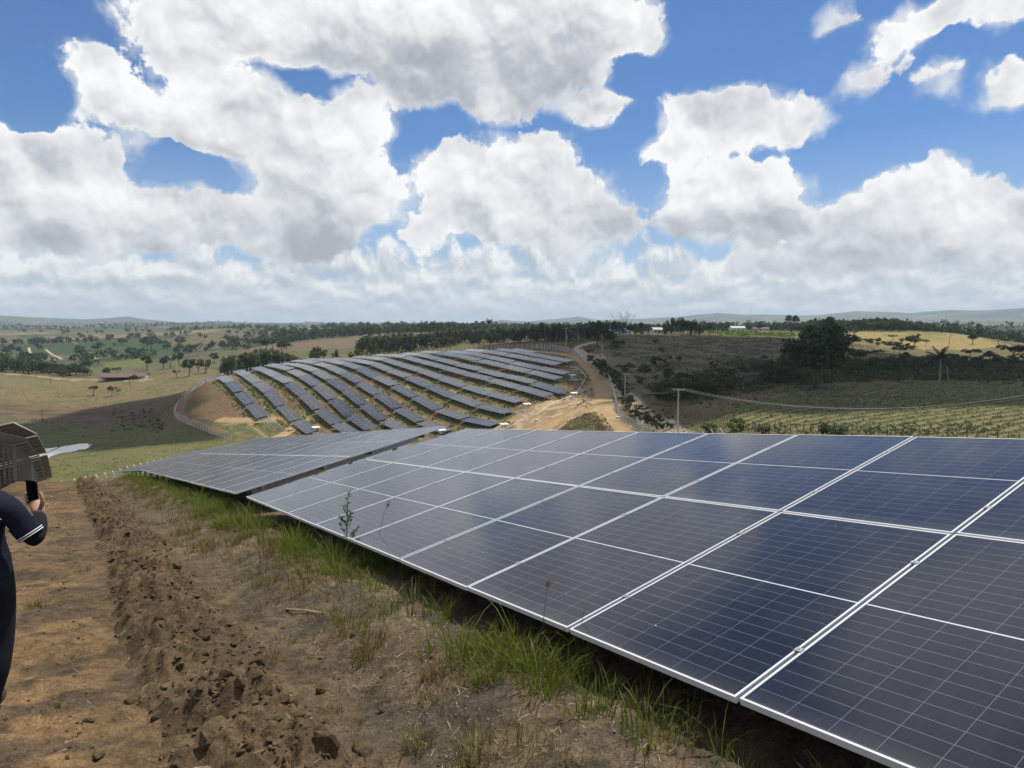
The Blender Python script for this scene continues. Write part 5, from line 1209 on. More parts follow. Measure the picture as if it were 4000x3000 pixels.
# --- lighter eucalyptus behind the left shoulder of the hill
for i in range(46):
    px = 870 + 300*(i+TR.random())/46; Y = 408 + TR.uniform(-8, 40); yt = np.interp(px, [870,930,990,1060,1110,1170], [1395,1380,1362,1358,1372,1392]) + TR.uniform(-4,16)
    p = at(px, 1420, Y); H = max(4, at(px, yt, Y)[2] - gz1(p[0], p[1])); tree(p[0], p[1], H, 'euc', TR.choice(['leaf_mid','leaf_light']), 'light green eucalyptus in the row behind the left shoulder of the solar hill', 'light eucalyptus behind the left shoulder', 1.6)
for px, py, H, kd, lf, lb in ((738,1470,13,'broad','leaf_dark','dark tree with forked trunk left of the light green clump'),(775,1455,11,'broad','leaf_light','light green tree left of the eucalyptus row'),(805,1458,11,'broad','leaf_light','light green tree touching the eucalyptus row'),(838,1420,10,'round','leaf_dark','dark round tree above the light green clump'),
    (690,1475,6,'open','leaf_mid','small pale tree right of the farmhouse'),(575,1448,13,'broad','leaf_dark','dark tree behind the right end of the farmhouse'),(637,1440,10,'broad','leaf_dark','dark tree right of the farmhouse, beside a pale pole'),(665,1438,12,'open','leaf_mid','airy tree on the far side of the farmhouse meadow'),(700,1428,12,'broad','leaf_dark','tall dark tree by the meadow right of the farmhouse'),
    (520,1488,5,'bush','leaf_mid','shrub in front of the farmhouse'),(455,1470,7,'umb','leaf_mid','flat topped green tree behind the farmhouse'),(418,1474,8,'broad','leaf_mid','green tree left of the farmhouse'),(365,1546,6.2,'umb','leaf_mid','spreading green tree alone in the left field'),(437,1548,6.5,'open','leaf_mid','thin tree beside the spreading one in the left field'),(462,1540,3.5,'open','leaf_mid','sapling at the right of the two field trees'),
    (352,1468,15,'open','leaf_mid','tall airy tree at the right end of the dark wood')): ptree(px, py, H, kd, lf, lb, None, 1.25 if kd in ('umb','open') else 1.0)
# --- dark wood across the left valley
for i in range(58):
    px = -40 + 385*(i+TR.random())/58; Y = 512 + TR.uniform(0,70); yt = np.interp(px, [-40,60,150,210,300,350], [1385,1395,1405,1420,1420,1440]) + TR.uniform(-10,22)
    p = at(px, 1470, Y); H = max(5, at(px, yt, Y)[2] - gz1(p[0], p[1])); lf = TR.choice(['leaf_dark','leaf_dark','leaf_mid']); tree(p[0], p[1], H, 'dense', lf, 'dark rounded tree in the dense wood across the left valley', 'dense wood in the left valley', 1.35)
# --- trees scattered over the far slopes on the left
G_ = 'trees scattered on the far left slopes'
for px, py, H in ((30,1385,14),(75,1378,10),(95,1412,13),(125,1412,10),(155,1408,12),(170,1412,10),(313,1388,15),(382,1370,14),(290,1412,9),(12,1340,11),(60,1345,11),(135,1350,10),(215,1345,9),(360,1328,9),(480,1345,12),(575,1350,16),(590,1360,14),(640,1362,14),(655,1370,12),(620,1348,12),(705,1345,15),(705,1360,7),(815,1365,9),(870,1360,10),(600,1335,11),(540,1322,11),(420,1322,9),(265,1302,12),(400,1302,10),(160,1300,11),(95,1298,12),(690,1378,9),(735,1380,9),(560,1345,12),
    (905,1350,17),(925,1352,14),(1085,1330,16),(1110,1326,18),(1140,1322,15),(1165,1325,16),(1180,1330,11),(1040,1370,12),(1065,1362,11),(1100,1368,10),(1120,1362,10),(960,1368,8),(1240,1312,14),(1280,1318,13),(1310,1312,14),(1340,1310,15),(1385,1312,14),(1410,1306,18),(1440,1312,15),(1470,1306,15),(1500,1298,14),(1540,1300,14),(1570,1298,14),(1020,1348,9)):
    ptree(px, py, H, TR.choice(['dense','dense','dense','broad']), TR.choice(['leaf_dark','leaf_dark','leaf_mid']), 'dark round tree scattered on the far slopes left of the tree belt', G_, TR.uniform(1.0,1.6))
# --- right side: the big tree, palm, scrub and woods
_b = ptree(3185, 1516, 22.5, 'big', 'leaf_dark', 'huge dark dense tree standing above the planted field on the right', None, 1.22)
G_ = 'dark scrub trees behind the planted field'
for i in range(105):
    px = 2960 + 1120*(i+TR.random())/105; u_ = TR.random(); py = np.interp(px, [2960,3200,3500,3800,4080],[1500,1490,1470,1470,1480]) - u_*np.interp(px,[2960,3200,3600,4080],[70,70,60,70]); 
    if abs(px-3185) < 30: continue
    H = TR.uniform(3.5,7.5); kd, lf = TR.choice([('broad','leaf_dark'),('umb','leaf_dark'),('bush','leaf_dark'),('broad','leaf_mid'),('bush','leaf_dry'),('bush','leaf_dry')]); 
    if kd == 'bush': H *= .55
    ptree(px, py, H, kd, lf, 'shaded %s in the dark thicket behind the planted field' % ('bush' if kd == 'bush' else 'flat topped tree' if kd == 'umb' else 'rounded tree'), G_, 1.3)
G_ = 'shrubs on the brown hill'
for i in range(120):
    for _ in range(30):
        px, py = TR.uniform(2420,3130), TR.uniform(1325,1570)
        lo = np.interp(px,[2420,2600,2850,3130],[1500,1575,1540,1490]); hi = np.interp(px,[2420,2560,3130],[1400,1325,1335])
        w_ = fbm(np.array([px/70.0]), np.array([py/28.0]), 3)[0]
        if hi < py < lo and w_ + (py-1400)/700 > .53: break
    H = TR.uniform(1.3,3.2)*(1.25 if py > 1480 else 1); ptree(px, py, H, 'bush', TR.choice(['leaf_dry','leaf_dry','leaf_dark','leaf_mid']), 'low scrub bush on the brown hillside right of the dirt road', G_, 1.2)
for px, py, H, kd, lf, lb in ((2331,1352,15,'round','leaf_dark','very dark tree at the bend of the dirt road'),(2385,1352,9,'broad','leaf_dark','dark tree right of the road bend'),(2405,1362,6,'bush','leaf_mid','green bush below the road bend tree'),(2352,1470,7.5,'broad','leaf_dark','dark leafy tree beside the fence at the third pole'),(2385,1480,5,'bush','leaf_mid','bush right of the leafy tree by the fence'),(2300,1395,4.5,'open','leaf_mid','thin roadside tree above the fence'),(2275,1380,4,'open','leaf_dry','small bare-ish roadside tree by the fence'),
    (2458,1600,4.6,'broad','leaf_dark','small round dark tree between fence and dirt road'),(2530,1650,4.2,'open','leaf_dry','leafless pale shrub by the near bend of the dirt road'),(2560,1662,3.4,'bush','leaf_dry','dark dry shrub beside the leafless one'),(2610,1660,3.0,'open','leaf_dry','thin shrub left of the nearest pole'),(2870,1685,3.0,'bush','leaf_light','yellow green bush at the stake fence, right of the nearest pole'),(2770,1690,2.2,'bush','leaf_mid','green bush right of the nearest pole'),(3215,1700,2.2,'bush','leaf_mid','green bush growing through the stake fence, left of centre'),(3270,1705,1.8,'bush','leaf_mid','low bush at the stake fence under the cables'),(2980,1700,1.8,'bush','leaf_dry','low dry bush where the stake fences meet'),
    (2560,1425,4.2,'bush','leaf_dark','single rounded bush high on the brown hill'),(2440,1455,5,'bush','leaf_mid','wide green bush beside the third pole'),(2520,1480,6.5,'broad','leaf_mid','tall bush on the slope right of the road'),(2680,1545,6.0,'broad','leaf_light','bright bushy tree at the foot of the brown hill'),(2760,1545,5,'broad','leaf_mid','green bushy tree right of the bright one'),(2620,1560,4,'bush','leaf_mid','green bush at the roadside under the cables'),(2920,1535,4,'broad','leaf_light','light green tree at the left edge of the planted field'),
    (3570,1362,11,'round','leaf_dark','round dark tree on the edge of the yellow pasture'),(3800,1345,8.5,'broad','leaf_dark','small tree alone on the yellow pasture'),(3330,1362,9,'broad','leaf_dark','narrow dark tree on the olive slope right of the huge tree'),(3230,1330,17,'broad','leaf_dark','dark tree rising just behind the huge tree'),(3293,1322,12,'euc','leaf_euc','slender dark tree above the yellow field edge'),(3340,1328,11,'open','leaf_mid','tree with loose layered branches by the yellow field'),(3488,1332,5,'umb','leaf_dark','tiny flat topped tree on the yellow pasture'),(3430,1345,5,'broad','leaf_mid','pale tree on the hedge below the yellow pasture'),(3525,1352,6,'open','leaf_light','pale feathery tree left of the round dark one'),(3617,1352,5,'umb','leaf_dark','small flat tree right of the round dark one'),
    (3510,1400,7,'umb','leaf_dark','spreading dark tree above the thicket'),(3425,1400,5,'umb','leaf_dark','small flat tree above the thicket'),(3955,1425,13,'open','leaf_dark' if ('open','leaf_dark') in PROTO else 'leaf_mid','tall layered dark tree near the right edge'),(3900,1345,9,'open','leaf_mid','pale tree in the valley at the right edge of the pasture'),(2850,1290,13,'broad','leaf_dark','lone dark tree on the skyline'),(3090,1296,18,'open','leaf_dark','tall umbrella shaped tree on the skyline left of the forest'),(2772,1300,8,'round','leaf_dark','round dark tree at the left end of the green crop'),(2748,1298,6,'round','leaf_dark','smaller dark tree left of the round one by the green crop')):
    ptree(px, py, H, kd, lf, lb, None, 1.35 if kd in ('umb','open','bush') else 1.05)
for px, py, H in ((2338,1440,4.5),(2358,1452,5),(2374,1462,4),(2395,1478,4.5),(2404,1500,3.5),(2418,1512,4.2),(2428,1532,3.6),(2440,1548,3.2),(2430,1575,2.4),(2448,1596,2.2),(2478,1622,2.4),(2500,1642,2.6),(2528,1660,2.2),(2560,1678,2.2),(2595,1684,2.4),(2320,1425,4),(2300,1408,3.2),(2495,1600,2.0)):
    ptree(px, py, H, 'bush', TR.choice(['leaf_dark','leaf_mid','leaf_dry']), 'verge bush between the concrete fence and the dirt road', 'bushes on the verge of the dirt road', 1.15)
G_ = 'hedge below the yellow pasture'
for i in range(26):
    px = 3240 + 330*(i+TR.random())/26; py = np.interp(px,[3240,3400,3570],[1322,1340,1366])+TR.uniform(-3,4); ptree(px, py, TR.uniform(2.2,4.5), 'bush', TR.choice(['leaf_dark','leaf_dry','leaf_mid']), 'dark hedge bush along the lower edge of the yellow pasture', G_, 1.2)
# --- forest patch on the right skyline
G_ = 'forest on the right skyline'
for i in range(100):
    px = 3110 + 580*(i+TR.random())/100; k_ = TR.random(); Y = 610 + 60*k_; yt = np.interp(px,[3110,3170,3300,3440,3560,3640,3690],[1262,1245,1244,1236,1248,1262,1285]) + TR.uniform(-4,18)*(1.3-k_)
    p = at(px, 1300, Y); H = max(6, at(px, yt, Y)[2]-gz1(p[0], p[1])); tree(p[0], p[1], H, 'dense', TR.choice(['leaf_dark','leaf_mid','leaf_mid','leaf_light']) , 'tree in the green forest patch on the right skyline', G_, 1.0)
# --- bare trees
def bare(px, py, H, Y, label):
    p = at(px, py, Y); e = empty('bare_tree', (p[0],p[1],gz1(p[0],p[1])), (0,0,TR.random()*6), label, 'tree'); m = MB(); r = random.Random(int(px)); tw = MB()
    m.tube([(0,0,-.3),(0,.05,H*.3),(.1,0,H*.55)], [H*.03,H*.022,H*.014], 7)
    def grow(a, d, l, w, k, mb):
        b = a + d*l; mb.tube([a, a.lerp(b,.5)+Vector((r.gauss(0,.03),r.gauss(0,.03),.02))*l, b], [w,w*.75,w*.5], 5)
        if k: 
            for _ in range(3): grow(b, (d+Vector((r.gauss(0,.55),r.gauss(0,.55),r.gauss(.1,.3)))).normalized(), l*.68, w*.5, k-1, tw)
    for i in range(4): a = i*1.57+r.random(); grow(Vector((.08,0,H*(.38+.05*i))), Vector((math.cos(a),math.sin(a),.9)).normalized(), H*.22, H*.011, 3, m)
    m.v and None; n0 = len(m.v); m.v += tw.v; m.f += [tuple(i+n0 for i in q) for q in tw.f]; m.mi += tw.mi; m.build('branches', [MT['palebark']], e)
bare(2415,1300,17,486,'bare pale tree rising above the hilltop trees, left of the pair'); bare(2448,1300,18,486,'bare pale tree rising above the hilltop trees, right of the pair'); bare(3708,1345,9,500,'grey leafless tree on the yellow pasture')
# --- palms
def palm(x, y, H, R, n, label, name='palm_tree', lean=0.0):
    e = empty(name, (x, y, gz1(x, y)), (0,0,TR.random()*6), label, 'palm'); r = random.Random(int(x*7))
    m = MB(); m.tube([(0,0,-.3),(lean*.3,0,H*.4),(lean,0,H)], [.32,.24,.22], 8); m.build('trunk', [MT['palebark']], e)
    for i in range(n):
        a = 6.283*i/n*2.4 + r.random(); el = r.uniform(-.35,1.35); L = R*r.uniform(.8,1.1); d = Vector((math.cos(a),math.sin(a),0)); pts = []
        for k in range(6):
            f = k/5; hx = L*f*math.cos(el*(1-f*.25)); hz = L*(f*math.sin(el) - .42*f*f*(1-.35*max(el,0))); pts.append(Vector((lean,0,H)) + d*hx + Vector((0,0,hz)))
        f_ = MB(); f_.tube(pts, [.06,.05,.04,.03,.02,.01], 4); o = 0; V, F = [], []
        for k in range(26):
            f = .12+.86*k/26; q = f*5; i0 = min(int(q),4); c = pts[i0].lerp(pts[i0+1], q-i0); t = (pts[i0+1]-pts[i0]).normalized(); sd = t.cross(Vector((0,0,1))).normalized()
            for s in (-1,1):
                l = L*.26*(1-f*.55); tip = c + (sd*s*.85 + t*.45 + Vector((0,0,-.38+r.gauss(0,.1)))).normalized()*l; w = t*(.10*R/3)
                V += [c-w*.5, c+w*.5, tip]; F.append((o,o+1,o+2)); o += 3
        f_.add(V, F, 0); f_.build('frond', [MT['palmleaf']], e)
_p = hit(3670, 1494); palm(_p[0], _p[1], 8.6, 6.4, 26, 'large feathery palm with dark crown in front of the thicket on the right'); 
_p2 = hit(3708, 1494); 
def lean_trunk():
    e = empty('leaning_trunk', tuple(_p2), label='pale leaning trunk beside the large palm', cat='trunk'); MB().tube([(0,0,-.2),(-.6,0,2.6),(-1.3,0,6.2)], [.2,.16,.12], 7).build('trunk', [MT['palebark']], e); MB().tube([(-1.0,0,4.6),(-.6,.1,5.6)], [.09,.04], 5).build('branch', [MT['palebark']], e)
lean_trunk()
_q = at(1912,1340,446); palm(_q[0], _q[1], max(8, at(1912,1262,446)[2]-gz1(_q[0],_q[1])), 4.6, 22, 'palm standing out above the eucalyptus belt')
for px, py, Y, H, lb in ((266,1305,1500,16,'small far palm on the left skyline slope, left one'),(413,1308,1500,17,'small far palm on the left slopes, right one')): _q = at(px,py,Y); palm(_q[0], _q[1], H, 8, 16, lb)
# --- distant woods and trees, one mass
def distant():
    r = np.random.RandomState(77); P = []
    while len(P) < 16000:
        d = math.exp(r.uniform(math.log(760), math.log(6500))); a = math.radians(r.uniform(-40,40)); x, y = d*math.sin(a), d*math.cos(a)
        P.append((x, y, d))
    P = np.array(P); w = fbm(P[:,0]/260.0+9, P[:,1]/260.0+2, 4) + .35*(fbm(P[:,0]/90.0, P[:,1]/90.0+4, 2)-.5); P = P[(w > .545) | (r.rand(len(P)) > .965)][:3600]; Z = gz(P[:,0], P[:,1]); Cs, Ss = [], []
    for (x, y, d), z in zip(P, Z):
        n = 34 if d < 1600 else 16; H = r.uniform(6,14); v = r.normal(size=(n,3)); v /= np.linalg.norm(v, axis=1)[:,None]; v *= r.rand(n,1)**.4; Cs.append(np.array([x,y,z+H*.55]) + v*np.array([H*.42,H*.42,H*.42])); Ss.append(np.full((n,1), H*.13 if d < 1600 else H*.2))
    Cs = np.vstack(Cs); S = np.vstack(Ss); nn = r.normal(size=Cs.shape); nn[:,2] += .3; nn /= np.linalg.norm(nn,axis=1)[:,None]; a = np.cross(nn, r.normal(size=Cs.shape)); a /= np.linalg.norm(a,axis=1)[:,None]; b = np.cross(nn, a)
    V = np.stack([Cs-a*S, Cs-b*S*.8, Cs+a*S, Cs+b*S*.8], 1).reshape(-1,3); tag(obj('distant_woodland', fast_mesh('distant_woodland', V, np.arange(len(V)).reshape(-1,4), [MT['leaf_far']])), kind='stuff')
MT['leaf_far'] = leafmat('distant foliage', (0.026,0.042,0.018), (0.052,0.070,0.026), 0.2, 0.7, 0.35, 0.02)
distant()
# --- low growth: clumps of weeds and crops
def clumps(name, P, H, mat, per=7, size=.28):
    r = np.random.RandomState(len(P)); P = np.array(P); Z = gz(P[:,0], P[:,1]); n = len(P); Hs = np.asarray(H if np.ndim(H) else np.full(n, H))*r.uniform(.6,1.25,n)
    v = r.normal(size=(n,per,3)); v /= np.linalg.norm(v,axis=2)[...,None]; v *= r.rand(n,per,1)**.4; v[...,2] = np.abs(v[...,2])*.9
    C_ = (np.stack([P[:,0],P[:,1],Z],1)[:,None] + v*Hs[:,None,None]*np.array([.75,.75,.8])).reshape(-1,3); V, F = cards(C_, size*np.repeat(Hs,per)[:,None], r, .1)
    tag(obj(name, fast_mesh(name, V, F, [MT[mat]])), kind='stuff')
MT['weedfar'] = leafmat('row weeds', (0.065,0.105,0.022), (0.115,0.135,0.035), .35, .6, .35, .3); MT['drytuft'] = leafmat('dry tufts', (0.115,0.092,0.050), (0.155,0.125,0.065), .25, .7, .35, .3)
_rr = np.random.RandomState(8)
P = []
for k, (t0, zs) in ROWS.items():
    L = TAB*(len(zs)-1)
    for _ in range(int(L*2.8)):
        t = t0 + _rr.rand()*L*1.02; s = row_s(k) + _rr.choice([-1.6, 6.4]) + _rr.normal(0,.7); P.append(st(s, t))
P = np.array(P); P = P[fbm((P@V2)/6.0, (P@U2)/6.0, 3) > .44]
clumps('row_weeds', P, .70, 'weedfar', 7, .36)
def field_pts(n, xr, yr, ok):
    out = np.zeros((0,2))
    while len(out) < n:
        q = np.stack([_rr.uniform(*xr, 6000), _rr.uniform(*yr, 6000)], 1); out = np.vstack([out, q[ok(q[:,0], q[:,1])]])
    return out[:n]
def ok_crop(x, y):
    fr = (x*.60-y*.80) + (fbm(x/14.0, y/14.0, 2)-.5)*2.2; rp = np.abs((fr/3.1) % 1-.5)*2
    return inpoly(x, y, FIELD) & ((rp > .55) | (_rr.rand(len(x)) > .9))
P = field_pts(5200, (25,190), (98,262), ok_crop)
clumps('crop_plants', P[:3000], .38, 'leaf_mid', 6, .36); clumps('crop_dry_plants', P[3600:], .38, 'drytuft', 6, .36)
def ok_scrub(x, y):
    w = fbm(x/9.0+40, y/9.0, 4)
    return (np.abs(x/y) < .9) & ((w > .47) | (_rr.rand(len(x)) > .8)) & ~inpoly(x, y, FIELD) & (seg_dist(x, y, RD_OUTER)[0] > 4) & (seg_dist(x, y, RD_TRACK)[0] > 3.5)
P = field_pts(7000, (20,230), (150,470), ok_scrub)
clumps('hillside_scrub', P[:3800], .65, 'drytuft', 6, .32); clumps('hillside_green_scrub', P[3800:], .8, 'leaf_dry', 7, .30)
def ok_valley(x, y):
    w = fbm(x/11.0+3, y/11.0+9, 3)
    return (np.abs(x/y) < .82) & ~inpoly(x, y, ARR) & (seg_dist(x, y, RD_LEFT)[0] > 3) & ~inpoly(x, y, POND) & ((w > .46) | (_rr.rand(len(x)) > .85))
P = field_pts(6500, (-330,-20), (158,430), ok_valley)
clumps('valley_tufts', P[:4200], .40, 'drytuft', 6, .34); clumps('valley_green_tufts', P[4200:], .38, 'grass2', 6, .34)
def poly_pts(n, poly): 
    pl = gpts(poly); q = np.array(pl); return field_pts(n, (q[:,0].min(), q[:,0].max()), (q[:,1].min(), q[:,1].max()), lambda x, y: inpoly(x, y, pl))
THK = [(2960,1490),(3150,1508),(3400,1492),(3700,1484),(4050,1496),(4080,1415),(3850,1418),(3600,1402),(3400,1410),(3250,1415),(3120,1425),(3000,1450)]
P = poly_pts(1500, THK); clumps('thicket', P[:1000], 3.4, 'leaf_dark', 22, .13); clumps('thicket_dull', P[1000:], 2.8, 'leaf_dry', 20, .14)
SCR = [(2620,1575),(2500,1520),(2600,1490),(2760,1450),(2880,1400),(3060,1420),(3080,1480),(2960,1530),(2800,1565)]
P = poly_pts(520, SCR); clumps('dense_scrub', P[:300], 2.2, 'leaf_dry', 20, .14); clumps('dense_green_scrub', P[300:], 2.4, 'leaf_dark', 20, .14)
P = [hit(_rr.uniform(440,640), _rr.uniform(1600,1690))[:2] for _ in range(90)]
clumps('dark_brush', P, 1.1, 'leaf_dry', 9, .30)
P = [hit(_rr.uniform(2620,3950), _rr.uniform(1655,1702))[:2] for _ in range(420)]
clumps('fence_weeds', P, .55, 'leaf_mid', 8, .30)
P = [hit(_rr.uniform(2180,2400), _rr.uniform(1615,1692)) for _ in range(700)]; P = [p[:2] for p in P if p is not None and inpoly(np.array([p[0]]), np.array([p[1]]), gpts([(2170,1690),(2230,1640),(2330,1605),(2352,1622),(2385,1665),(2410,1692)]))[0]]
clumps('island_grass', P, .45, 'drytuft', 7, .34)
P = [hit(_rr.uniform(2722,3110), _rr.uniform(1288,1316)) for _ in range(900)]; P = [p[:2] for p in P if p is not None and inpoly(np.array([p[0]]), np.array([p[1]]), GREENF)[0]]
if P: clumps('green_crop', P, 1.5, 'grass', 8, .35)
# ------------------------------------------------------------------ person seen from behind, holding up a phone
MT['shirt'] = simple('navy polo cloth', (0.0085,0.0100,0.0235), 0.85, 0, 0.25, 6, 0.55, 9, spec=.2); MT['sleeve'] = simple('black sleeve cloth', (0.009,0.0095,0.012), 0.85, 0, 0.3, 9, 0.6, 14, spec=.2)
MT['trousers'] = simple('dark trousers', (0.013,0.014,0.021), 0.9, 0, 0.35, 6, 0.6, 8, spec=.2); MT['skin'] = simple('skin', (0.38,0.215,0.145), 0.55, 0, 0.10, 30); MT['hair'] = simple('black hair', (0.012,0.010,0.009), 0.6, 0, 0.3, 30); MT['shoe'] = simple('dark shoe', (0.03,0.025,0.02), 0.7, 0, 0.2, 10)
def skin_mesh(nodes, edges, root, sub=2):
    names = list(nodes); me = bpy.data.meshes.new('sk'); me.from_pydata([nodes[n][0] for n in names], [(names.index(a), names.index(b)) for a, b in edges], [])
    o = bpy.data.objects.new('sk', me); link(o); o.modifiers.new('s', 'SKIN').use_smooth_shade = True; m = o.modifiers.new('u', 'SUBSURF'); m.levels = sub; m.render_levels = sub
    sv = me.skin_vertices[0].data
    for i, n in enumerate(names): r = nodes[n][1]; sv[i].radius = r if isinstance(r, tuple) else (r, r); sv[i].use_root = (n == root)
    bpy.context.view_layer.update(); ev = o.evaluated_get(bpy.context.evaluated_depsgraph_get()); em = ev.to_mesh()
    v = np.array([q.co[:] for q in em.vertices]); f = [tuple(p.vertices) for p in em.polygons]; ev.to_mesh_clear(); bpy.data.objects.remove(o); return v, f
def person():
    bx, by = -3.175, 3.96; g0 = gz1(bx, by); A = lambda px, py, Y: tuple(at(px, py, Y-.16))
    K = .905; P_ = lambda x, y, z: (bx+x, by+y, g0+z*K)
    N = {'pel':(P_(0,0,.96),(.155,.12)),'sp':(P_(-.015,.01,1.12),(.146,.108)),'ch':(P_(-.005,.01,1.28),(.165,.12)),'ub':(P_(0,.01,1.39),(.13,.10)),'nk':(P_(-.03,.03,1.50),.058),'hd0':(P_(-.05,.045,1.585),(.075,.085)),'hd1':(P_(-.055,.05,1.68),(.082,.098)),'hd2':(P_(-.055,.045,1.745),(.055,.07)),
      'sR':(P_(.185,.01,1.385),.080),'uR':(tuple(Vector(P_(.185,.01,1.385)).lerp(Vector(A(142,2116,4.17)), .62)),.066),'uR2':(tuple(Vector(P_(.185,.01,1.385)).lerp(Vector(A(142,2116,4.17)), .78)),.056),'eR':(A(145,2118,4.17),.056),'fR':(A(154,2062,4.24),.049),'wR':(A(153,2006,4.345),.037),
      'sL':(P_(-.165,.01,1.385),.080),'uL':(P_(-.24,.04,1.20),.072),'eL':(P_(-.27,.06,1.09),.052),'fL':(P_(-.22,.17,1.10),.046),'wL':(P_(-.13,.27,1.16),.034),
      'hR':(P_(.095,0,.86),.112),'tR':(P_(.105,-.005,.68),.092),'kR':(P_(.108,-.01,.49),.076),'cR':(P_(.095,-.05,.30),.080),'aR':(P_(.055,-.06,.10),.060),'bR':(P_(.02,.03,.05),.050),'oR':(P_(-.03,.14,.035),.042),
      'hL':(P_(-.095,0,.86),.112),'tL':(P_(-.105,.02,.68),.098),'kL':(P_(-.108,.05,.49),.076),'cL':(P_(-.108,.05,.30),.074),'aL':(P_(-.11,.04,.10),.058),'bL':(P_(-.115,.14,.05),.050),'oL':(P_(-.12,.25,.035),.042)}
    E_ = [('pel','sp'),('sp','ch'),('ch','ub'),('ub','nk'),('nk','hd0'),('hd0','hd1'),('hd1','hd2'),('ub','sR'),('sR','uR'),('uR','uR2'),('uR2','eR'),('eR','fR'),('fR','wR'),('ub','sL'),('sL','uL'),('uL','eL'),('eL','fL'),('fL','wL'),('pel','hR'),('hR','tR'),('tR','kR'),('kR','cR'),('cR','aR'),('aR','bR'),('bR','oR'),('pel','hL'),('hL','tL'),('tL','kL'),('kL','cL'),('cL','aL'),('aL','bL'),('bL','oL')]
    v, f = skin_mesh(N, E_, 'pel', 2)
    MATS = ['shirt','sleeve','trousers','skin','hair','shoe']
    tagm = {}
    for a, b in E_:
        k = a[0]+b[0]
        if a in ('pel','sp','ch') and b in ('sp','ch','ub'): m = 0
        elif (a, b) in (('ub','sR'),('ub','sL'),('sR','uR'),('sL','uL')): m = 0
        elif a[0] in 'uef' and a != 'ub' and b[0] in 'uefw': m = 1
        elif b[0] in 'htkca' and b not in ('hd0','hd1','hd2'): m = 2
        elif b[0] in 'bo': m = 5
        else: m = 3
        tagm[(a, b)] = m
    tagm[('uR','uR2')] = 1
    pa = np.array([N[a][0] for a, b in E_]); pb = np.array([N[b][0] for a, b in E_]); ms = np.array([tagm[e] for e in E_]); rr = np.array([(np.mean(N[a][1])+np.mean(N[b][1]))/2 for a, b in E_])
    fc = np.array([v[list(q)].mean(0) for q in f]); d = pb-pa
    t = np.clip(((fc[:,None]-pa[None])*d[None]).sum(-1)/(d*d).sum(-1)[None], 0, 1); dist = np.linalg.norm(fc[:,None]-pa[None]-t[...,None]*d[None], axis=-1)/rr[None]
    mi = ms[dist.argmin(1)]
    mi = np.where((mi == 0) & (fc[:,2] < g0+.90*K), 2, mi); mi = np.where((mi == 2) & (fc[:,2] > g0+.92*K), 0, mi)
    hd = (fc[:,2] > g0+1.53*K); mi = np.where(hd, 3, mi); mi = np.where(hd & ((fc[:,2] > g0+1.70*K) | ((fc[:,1] < by+.06) & (fc[:,2] > g0+1.57*K))), 4, mi)
    mi = np.where((mi == 3) & (fc[:,2] < g0+1.47*K) & (np.abs(fc[:,0]-bx) < .12), 0, mi)
    V = [v]; F = list(f); MI = list(mi); o = len(v)
    def chain(pts, rad):
        nonlocal o
        nd = {str(i): (tuple(p), r) for i, (p, r) in enumerate(zip(pts, rad))}; vv, ff = skin_mesh(nd, [(str(i), str(i+1)) for i in range(len(pts)-1)], '0', 2); V.append(vv); F.extend([tuple(i+o for i in q) for q in ff]); MI.extend([3]*len(ff)); o += len(vv)
    chain([A(151,2012,4.355),A(149,1990,4.38),A(143,1966,4.405),A(141,1952,4.415)], [(.030,.026),(.040,.022),(.044,.020),(.036,.016)])
    chain([A(158,1988,4.375),A(166,1962,4.365),A(163,1938,4.365),A(156,1920,4.37)], [.016,.013,.011,.009])
    for i, (dy, r) in enumerate(((-24,.0095),(-11,.010),(2,.0095),(14,.0085))):
        chain([A(140,1958+dy,4.420),A(122,1950+dy,4.436),A(103-i,1950+dy,4.430),A(97+i*3,1953+dy,4.405),A(104+i*3,1955+dy,4.392)], [r*1.15,r*1.05,r,r*.9,r*.7])
    # left hand
    wl = Vector(N['wL'][0]); chain([wl, wl+Vector((.04,.05,.03)), wl+Vector((.07,.08,.05))], [(.028,.024),(.040,.02),(.034,.016)])
    for i in range(4): b = wl+Vector((.07,.08,.075-.018*i)); chain([b, b+Vector((.03,.025,.0)), b+Vector((.035,.0,.0))], [.009,.0085,.007])
    chain([wl+Vector((.03,.03,.05)), wl+Vector((.05,.035,.085)), wl+Vector((.06,.03,.11))], [.013,.011,.008])
    # face and ears (turned away from the camera)
    hc = Vector(P_(-.055,.05,1.665))
    chain([hc+Vector((0,.085,.0)), hc+Vector((0,.112,-.028)), hc+Vector((0,.10,-.04))], [.012,.014,.009])
    for s in (-1,1): chain([hc+Vector((s*.078,-.005,.02)), hc+Vector((s*.090,-.008,.0)), hc+Vector((s*.078,-.002,-.03))], [.012,.014,.009])
    chain([hc+Vector((-.025,.086,-.065)), hc+Vector((0,.094,-.067)), hc+Vector((.025,.086,-.065))], [.006,.008,.006])
    base = Vector((bx, by, g0)); vv = np.vstack(V) - np.array(base)
    e = mesh('person', vv, F, [MT[m] for m in MATS], MI, True); body = obj('person', e, None, base); tag(body, 'person in navy polo and black sleeves, seen from behind, holding up a phone', 'person')
    for s in (-1,1): bm_ = MB(); c = hc - base + Vector((s*.032,.090,.012)); bm_.tube([c-Vector((0,.006,0)), c+Vector((0,.004,0))], [.010,.008], 10); bm_.build('eye', [MT['white']], body)
    # two white lines round the hem of the short sleeve
    sR = Vector(N['sR'][0]); eR = Vector(N['eR'][0]); ax = (eR-sR).normalized()
